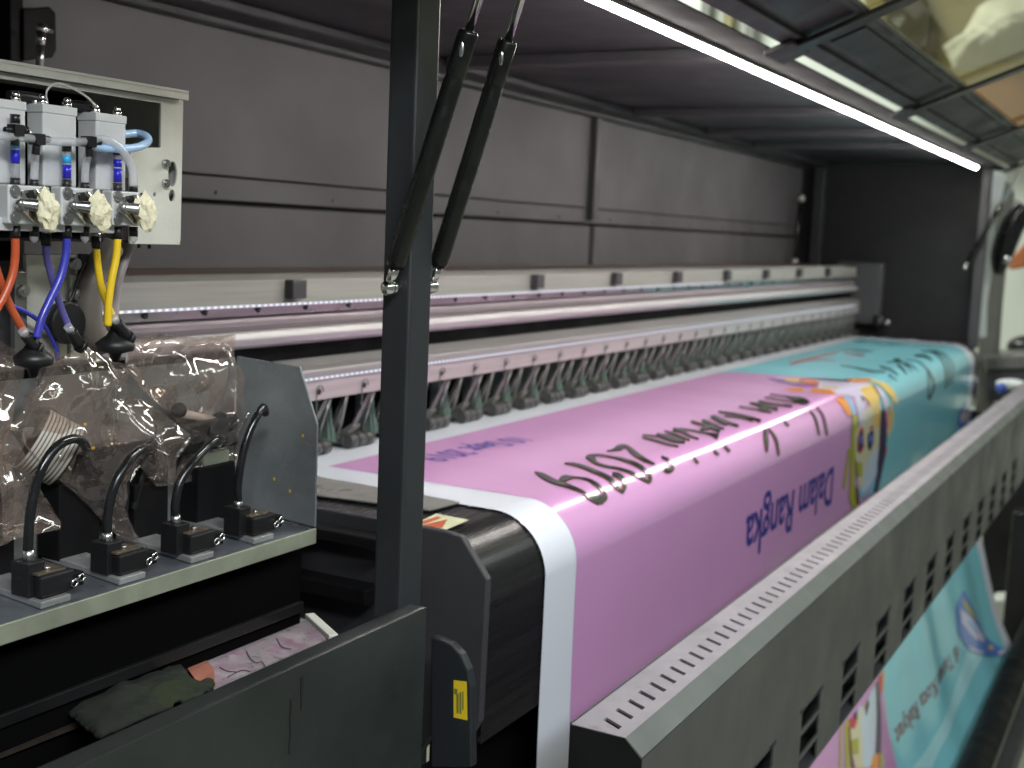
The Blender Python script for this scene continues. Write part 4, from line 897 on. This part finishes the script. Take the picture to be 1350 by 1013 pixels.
bag([(172, 448), (215, 440), (262, 446), (314, 441), (313, 470), (326, 500), (322, 520), (330, 545), (315, 575), (325, 600), (310, 620), (262, 634), (235, 640), (248, 600), (246, 570), (225, 545), (190, 515), (172, 490)], .908, .020, 17, 'reddish clear bag in front of the galvanised side plate')
# ribbed cream tube inside the large bag
rt = thing('ribbed_tube', 'cream ribbed tube with brown grooves standing tilted inside the large bag', 'tube')
a0 = A(52, 583, y=.868); ax = (A(105, 605, y=.866) - A(48, 585, y=.872)).normalized(); rr = .034
base = A(35, 610, y=.875); ax = Vector((.52, -.28, .0)).normalized() * .8 + Vector((0, 0, -.05)); ax.normalize()
c0 = A(42, 578, y=.922); c1 = A(88, 602, y=.904); rr = .031
dr = (c1 - c0); N = 10
b = MB(); g = MB()
for k in range(N):
    t0 = k / N; t1 = (k + .78) / N; b.tube([c0 + dr * t0, c0 + dr * (t0 + .01), c0 + dr * (t1 - .01), c0 + dr * t1], [rr * .955, rr, rr, rr * .955], 40, 1, True)
g.cyl(c0, c1, rr * .93, 40)
b.build('ring_stack', 'cream_tube', rt); g.build('groove_core', 'brown', rt); MB().cyl(c1, c1 + dr * .05, rr * .8, 30).build('dark_mouth', 'black', rt)
# pump bodies inside bags
for k, (x0, y0, x1, y1, yy) in enumerate(((232, 543, 300, 560, .905), (240, 556, 262, 600, .91), (292, 550, 318, 585, .905))):
    pass
pm = thing('bagged_pump', 'dark pump with a pale roller seen through the reddish bag', 'pump')
MB().cyl(A(238, 545, y=.926), A(285, 556, y=.926), .0050, 16).build('pale_roller', 'cream_tube', pm)
MB().box(A(232, 560, y=.912).x, A(315, 560, y=.912).x, .912, .932, A(270, 600, y=.9).z, A(270, 560, y=.9).z).build('pump_body', 'black', pm, .003)
for x_, y_ in ((236, 541), (290, 553)): MB().ball(A(x_, y_, y=.926), .0085, 12, 8).build('roller_end', 'blackmat', pm)
MB().box(A(275, 600, y=.90).x, A(308, 600, y=.90).x, .9065, .9095, A(290, 620, y=.9).z, A(290, 597, y=.9).z).build('plate_window', 'traygreen', pm)
pm = thing('bagged_pump', 'black pump body under the large crumpled bag beside the ribbed tube', 'pump')
MB().box(A(120, 600, y=.912).x, A(222, 600, y=.912).x, .912, .934, A(160, 690, y=.912).z, A(160, 590, y=.912).z).build('pump_body', 'blackmat', pm, .006)
MB().tube([A(x_, y_, y=.905) for x_, y_ in ((196, 600), (188, 625), (180, 655), (176, 672))], .0036, 10, 4).build('pump_hose', 'rubber', pm)
MB().tube([A(x_, y_, y=.905) for x_, y_ in ((106, 600), (98, 625), (90, 650))], .003, 10, 4).build('pump_hose', 'rubber', pm)
for x_, y_ in ((112, 560), (119, 592), (123, 591)): MB().ball(A(x_, y_, y=.912), .0018, 8, 6).build('ink_drop', 'yellow', pm)
# ================================================================== heater cover on the front
HB = thing('heater_cover', 'long grey slotted front cover of the dryer, below the hanging banner', 'dryer cover')
X0, X1 = 1.086, 5.4; ZT = -.491
# top face with real slots: strips between slots
slots = []; x = 1.118; k = 0
while x < 4.2: slots.append(x); x += .0306
b = MB(); t = .003; dxs = .013
yA, yB = .4405, .500; ys0, ys1 = .4545, .4775
def vq(x, y): return Vector((x, y, ZT))
b.prism([vq(X0, yA), vq(X1, yA), vq(X1, ys0), vq(X0, ys0)], (0, 0, -t)); b.prism([vq(X0, ys1), vq(X1, ys1), vq(X1, yB), vq(X0, yB)], (0, 0, -t))
xp = X0; xq = X0
for s_ in slots:
    b.prism([vq(xp, ys0), vq(s_ - dxs - .0042, ys0), vq(s_ - .0042, ys1), vq(xq, ys1)], (0, 0, -t)); xp = s_ - dxs + .0042; xq = s_ + .0042
b.prism([vq(xp, ys0), vq(X1, ys0), vq(X1, ys1), vq(xq, ys1)], (0, 0, -t))
b.build('slotted_top', 'boxtop', HB)
b = xprof([(yB, ZT + .001), (yB + .0015, ZT + .001), (yB + .0015, -.77), (yB, -.77)], X0, X1); b.build('inner_wall', 'darkgrey', HB)
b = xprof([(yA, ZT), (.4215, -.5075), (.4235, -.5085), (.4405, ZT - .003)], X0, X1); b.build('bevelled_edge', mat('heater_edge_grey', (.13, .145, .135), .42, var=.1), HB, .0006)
# front face with window groups (three stacked openings)
grp = []; x = 1.95; 
gx = [1.46 - .245 * 0, 1.705, 1.951, 2.197, 2.445, 2.69, 2.935, 3.18, 3.427, 3.672, 3.92, 4.165]
zf = [(-.664, -.697), (-.703, -.736), (-.742, -.775)]
b = MB(); zb_ = -.7775; zt2 = -.5085
b.prism([Vector((X0, .4215, zt2)), Vector((X1, .4215, zt2)), Vector((X1, .4215, -.662)), Vector((X0, .4215, -.662))], (0, .003, 0))
xp = X0
for g_ in [1.21] + gx:
    if g_ < X0: continue
    b.box(xp, g_ , .4215, .4245, zb_, -.662)
    for i, (za, zc) in enumerate(zf[:-1]): b.box(g_, g_ + .105, .4215, .4245, zf[i + 1][0], zc)
    b.box(g_, g_ + .105, .4215, .4245, zb_, zf[2][1]); xp = g_ + .105
b.box(xp, X1, .4215, .4245, zb_, -.662)
b.build('front_face', 'boxgrey', HB)
for g_ in [1.21] + gx:
    b = MB()
    for (za, zc) in zf: b.obox((g_ + .0525, .436, (za + zc) / 2 - .003), (.0525, 0, 0), (0, .010, -.012), (0, .0008, .0006))
    b.cyl((g_ - .006, .4212, -.665), (g_ - .006, .420, -.665), .004, 10).cyl((g_ + .111, .4212, -.665), (g_ + .111, .420, -.665), .004, 10)
    b.build('fan_louvre', 'darkgrey', HB)
b = MB().box(X0, X1, .4245, yB, zb_, zb_ + .003); b.build('bottom_plate', 'darkgrey', HB)
b = MB().box(X0 + .01, X1, .43, .495, ZT - .03, ZT - .02); b.build('inner_baffle', 'void', HB)
b = MB(); b.prism([Vector((X0 - .002, y, z)) for y, z in ((.4215, -.5085), (.4405, ZT), (yB, ZT), (yB, zb_), (.4215, zb_))], (.002, 0, 0)); b.build('end_plate', 'black', HB, .0006)
b = MB().cyl((X0 - .006, .465, -.56), (X0 - .002, .465, -.56), .008, 14); b.build('end_plate_bolt', 'black', HB)
MB().box(X0 + .02, X0 + .06, yB + .002, .70, -.66, -.60).build('support_arm', 'black', HB)
MB().box(4.9, 4.95, yB + .002, .70, -.66, -.60).build('support_arm', 'black', HB)
# ================================================================== hood lid, raised
LC, LS = cos(radians(22)), sin(radians(22))
def lp(x, t, n=0.): return Vector((x, .58 - t * LC + n * LS, .306 + t * LS + n * LC))
def lidbox(mb, x0, x1, t0, t1, n0, n1):
    v = [mb.bm.verts.new(lp(x, t, n)) for x in (x0, x1) for t in (t0, t1) for n in (n0, n1)]
    for f in ((0, 1, 3, 2), (4, 6, 7, 5), (0, 4, 5, 1), (2, 3, 7, 6), (0, 2, 6, 4), (1, 5, 7, 3)): mb.bm.faces.new([v[i] for i in f])
    return mb
LD = thing('raised_hood_lid', 'raised dark lid of the printer with amber clear windows, upper right', 'lid')
xsl = [.75, 1.94, 2.87, 3.79, 4.75]
lidbox(MB(), .75, 4.75, 0, .03, -.002, .012).build('hinge_rail', 'darkgrey', LD, .002)
lidbox(MB(), .75, 4.75, .03, .122, .006, .009).build('lid_skin', 'darkgrey', LD)
lidbox(MB(), .75, 4.75, .118, .126, -.004, .0055).build('window_channel', 'post', LD, .001)
lidbox(MB(), .75, 4.75, .1285, .134, -.002, .004).build('window_channel', 'boxgrey', LD, .001)
lidbox(MB(), .75, 4.75, .60, .66, -.004, .012).build('lid_front_rail', 'darkgrey', LD, .002)
for x in xsl: lidbox(MB(), x - .022, x + .022, .012, .60, -.012, -.0045).build('lid_crossbar', 'black', LD, .002)
for x in xsl: lidbox(MB(), x - .05, x + .05, -.028, .02, -.012, -.003).build('hinge', 'darkgrey', LD, .003)
for i in range(4): lidbox(MB(), xsl[i] + .0005, xsl[i + 1] - .0005, .128, .60, .0045, .0065).build('clear_window', 'window', LD)
for i in range(4): lidbox(MB(), xsl[i] + .10, xsl[i + 1] - .12, .045, .105, .0025, .0055).build('stiffener_panel', 'ceil', LD, .002)
# ================================================================== take-up bar
TB = thing('take_up_bar', 'long black take-up bar below the hanging banner, lower right', 'bar')
k1 = A(1283, 1013, y=.36).z / .36
b = MB().cyl((1.2, .375, -1.40), (5.1, .375, -1.40), .042, 24); b.build('core_tube', 'blackmat', TB)
MB().box(1.2, 5.1, .29, .335, -1.50, -1.44).build('guard_rail', 'darkgrey', TB, .004)
MB().box(5.1, 5.2, .25, .50, -1.62, -1.0).build('bar_stand', 'black', TB, .01)
# ================================================================== surroundings
st_ = MB().box(-3, 9, -3, 5, -1.64, -1.62).build('floor', 'floor', None, kind='structure')
w_ = MB().box(8.0, 8.1, -1.5, 7, -1.62, 4.5).build('room_wall', 'cream', None, kind='structure')
def bg(name, label, cat, polys, m, x, t=.1, bev=.01):
    q = [A(a_, b_, x=x) for a_, b_ in polys]; b = MB(); b.prism(q, (t, 0, 0)); return tag(b.build(name, m, None, bev), label, cat)
bg('equipment_column', 'mid-grey upright column of the next machine, right of the open hood', 'column', [(1300, 222), (1328, 240), (1334, 255), (1326, 320), (1318, 400), (1306, 560), (1283, 560), (1290, 440)], 'midgrey', 5.6, .12)
bg('white_panel_strip', 'narrow white upright strip in front of the grey column', 'strip', [(1303, 222), (1326, 232), (1318, 272), (1310, 300), (1312, 330), (1301, 400), (1300, 445), (1285, 446), (1295, 360), (1300, 280)], 'cloth_white', 5.45, .02, .004)
b = MB().tube([A(x_, y_, x=5.3) for x_, y_ in ((1315, 362), (1320, 338), (1328, 312), (1338, 290), (1352, 272))], [.02, .045, .05, .05, .045], 18, 5)  # curved black arm of the equipment past the hood
arm = b.build('air_duct', 'rubber', None); tag(arm, 'curved glossy black arm at the right edge beside the grey column', 'duct')
MB().ball(A(1329, 343, x=5.25), .018).build('duct_clip', 'steel', arm)
bg('orange_carton', 'small orange and brown carton behind the curved black arm', 'carton', [(1328, 345), (1352, 320), (1352, 352), (1330, 356)], 'orange', 6.2, .2)
cn = thing('side_console', 'grey metal console shelf past the banner at the right edge', 'console')
q = [A(a_, b_, x=5.5) for a_, b_ in ((1296, 470), (1380, 466), (1380, 487), (1298, 488))]; b = MB(); b.prism(q, (.5, 0, 0)); b.build('shelf_top', 'clamp', cn, .01)
q = [A(a_, b_, x=5.52) for a_, b_ in ((1297, 489), (1380, 488), (1380, 530), (1300, 530))]; b = MB(); b.prism(q, (.45, 0, 0)); b.build('shelf_body', 'darkgrey', cn, .01)
q = [A(a_, b_, x=5.6) for a_, b_ in ((1290, 560), (1380, 560), (1380, 900), (1300, 900))]; b = MB(); b.prism(q, (.3, 0, 0)); b.build('cabinet', 'black', cn, .01)
b = MB().ball(A(1334, 507, x=5.35), .045, 20, 14, (1, 1.4, .5)); o = b.build('white_bottle', 'cloth_white', None); tag(o, 'white plastic bottle with blue cap lying beside the grey shelf', 'bottle')
MB().ball(A(1320, 512, x=5.25), .022, 14, 10).build('blue_cap', 'bluecap', o)
bg('pale_carton', 'pale cardboard box on the floor beyond the banner edge', 'box', [(1305, 792), (1328, 790), (1330, 850), (1310, 850)], 'cream', 5.4, .15)
o = MB().ball(A(1355, 458, x=6.0), .09, 18, 12, (1, 1, .6)).build('black_cushion', 'black', None); tag(o, 'rounded black object at the right edge above the grey shelf', 'roller')
# far upper right: seen through the lid windows
bg('tan_partition', 'tan partition board seen through the amber window', 'partition', [(1130, -60), (1430, -60), (1430, 140), (1225, 150), (1150, 60)], 'tan', 7.6, .05)
bg('dark_drape', 'dark olive shape hanging before the tan partition, seen through the amber window', 'drape', [(1160, -30), (1205, -30), (1228, 20), (1224, 62), (1200, 72), (1170, 40)], mat('dark_olive_board', (.05, .05, .03), .7), 7.5, .04)
def drape(name, label, poly, x, seed, m):
    pts_ = [A(a_, b_, x=x) for a_, b_ in poly]; b = MB(); c = sum(pts_, Vector()) / len(pts_)
    n = 26; V = []
    for i in range(len(pts_) * 4):
        p0 = pts_[i // 4]; p1 = pts_[(i // 4 + 1) % len(pts_)]; e = p0.lerp(p1, (i % 4) / 4); row = []
        for k in range(1, 13):
            q_ = c.lerp(e, k / 12); q_ = q_ + Vector((-.25 * (1 - (k / 12) ** 2) + .14 * noise.noise((q_.y * 5, q_.z * 5, seed)) + .06 * abs(noise.noise((q_.y * 14, q_.z * 14, seed))), 0, 0)); row.append(b.bm.verts.new(q_))
        V.append(row)
    cv = b.bm.verts.new(c + Vector((-.25, 0, 0))); L_ = len(V)
    for i in range(L_):
        j = (i + 1) % L_; b.bm.faces.new((cv, V[i][0], V[j][0]))
        for k in range(11): b.bm.faces.new((V[i][k], V[i][k + 1], V[j][k + 1], V[j][k]))
    for f in b.bm.faces: f.smooth = True
    return tag(b.build(name, m, None), label, 'fabric')
drape('white_fabric_bundle', 'bundled white fabric seen through the amber window', [(1240, 60), (1265, 50), (1290, 10), (1350, -20), (1420, -20), (1420, 40), (1350, 75), (1285, 92), (1255, 88)], 7.3, 4, 'cloth_white')
bg('brown_panel', 'rust-brown panel seen through the far lid window', 'panel', [(1215, 150), (1350, 88), (1430, 60), (1430, 178), (1340, 178), (1290, 186)], mat('rust_brown_board', (.30, .12, .035), .6, var=.3, scale=2), 7.2, .05)
# wall dado lines/ clutter behind the slots
for k, (x_, c_) in enumerate(((930, 'midgrey'), (960, 'tan'), (990, 'midgrey'))):
    q = A(x_, 30, x=7.9); MB().box(7.88, 7.95, q.y - .03, q.y + .03, .2, 3).build('wall_pipe', c_, None)
for o in [x for x in COL.objects if x.name.startswith('wall_pipe')]:
    i_ = o.name[-1]; tag(o, 'thin vertical pipe on the far cream wall behind the lid gap', 'pipe', 'pipes on the far wall')
# ================================================================== lights and world
def area(name, loc, target, sx, sy, e, col=(1, 1, 1)):
    l = bpy.data.lights.new(name, 'AREA'); l.shape = 'RECTANGLE'; l.size = sx; l.size_y = sy; l.energy = e; l.color = col
    o = bpy.data.objects.new(name, l); COL.objects.link(o); o.location = loc; o.rotation_euler = (Vector(target) - Vector(loc)).to_track_quat('-Z', 'Y').to_euler(); return o
area('ceiling_tube_light', (1.2, -1.6, 1.5), (1.6, .9, -.3), 2.6, .25, 21, (.93, 1, .95))
area('ceiling_tube_light', (-.5, -1.1, 1.45), (.8, .9, -.15), 1.6, .25, 62, (.95, .97, 1))
area('ceiling_tube_light', (4.2, -1.3, 1.5), (3.6, .7, -.5), 2.0, .3, 16, (.93, 1, .95))
area('ceiling_tube_light', (5.2, 3.6, 3.6), (8.0, 1.4, .8), 2.5, .8, 230, (.95, 1, .93))
W = bpy.data.worlds.new('World'); S.world = W; W.use_nodes = True
bgn = W.node_tree.nodes['Background']; bgn.inputs[0].default_value = (.86, .91, .89, 1); bgn.inputs[1].default_value = .16
# ================================================================== lift to floor level, put origins at the bases
bpy.context.view_layer.update()
def kids(o):
    out_ = []
    for c in o.children: out_ += [c] + kids(c)
    return out_
for o in list(COL.objects):
    if o.parent is not None or o.type in ('CAMERA',): continue
    if o.type == 'LIGHT': o.location.z += HZ; continue
    if o.type == 'EMPTY':
        P_ = [c.matrix_world @ Vector(k_) for c in kids(o) if c.type == 'MESH' for k_ in c.bound_box]
    else: P_ = [Vector(k_) for k_ in o.bound_box]
    base = Vector(((min(p_.x for p_ in P_) + max(p_.x for p_ in P_)) / 2, (min(p_.y for p_ in P_) + max(p_.y for p_ in P_)) / 2, min(p_.z for p_ in P_)))
    if o.type == 'EMPTY':
        for c in o.children: c.location = c.location - base
    else:
        o.data.transform(Matrix.Translation(-base))
        for c in o.children: c.location = c.location - base
    o.location = base + Vector((0, 0, HZ))
S.view_settings.view_transform = 'Standard'; S.view_settings.look = 'None'; S.view_settings.exposure = 0; S.view_settings.gamma = 1
S.cycles.max_bounces = 10; S.cycles.transparent_max_bounces = 24; S.cycles.caustics_reflective = False; S.cycles.caustics_refractive = False
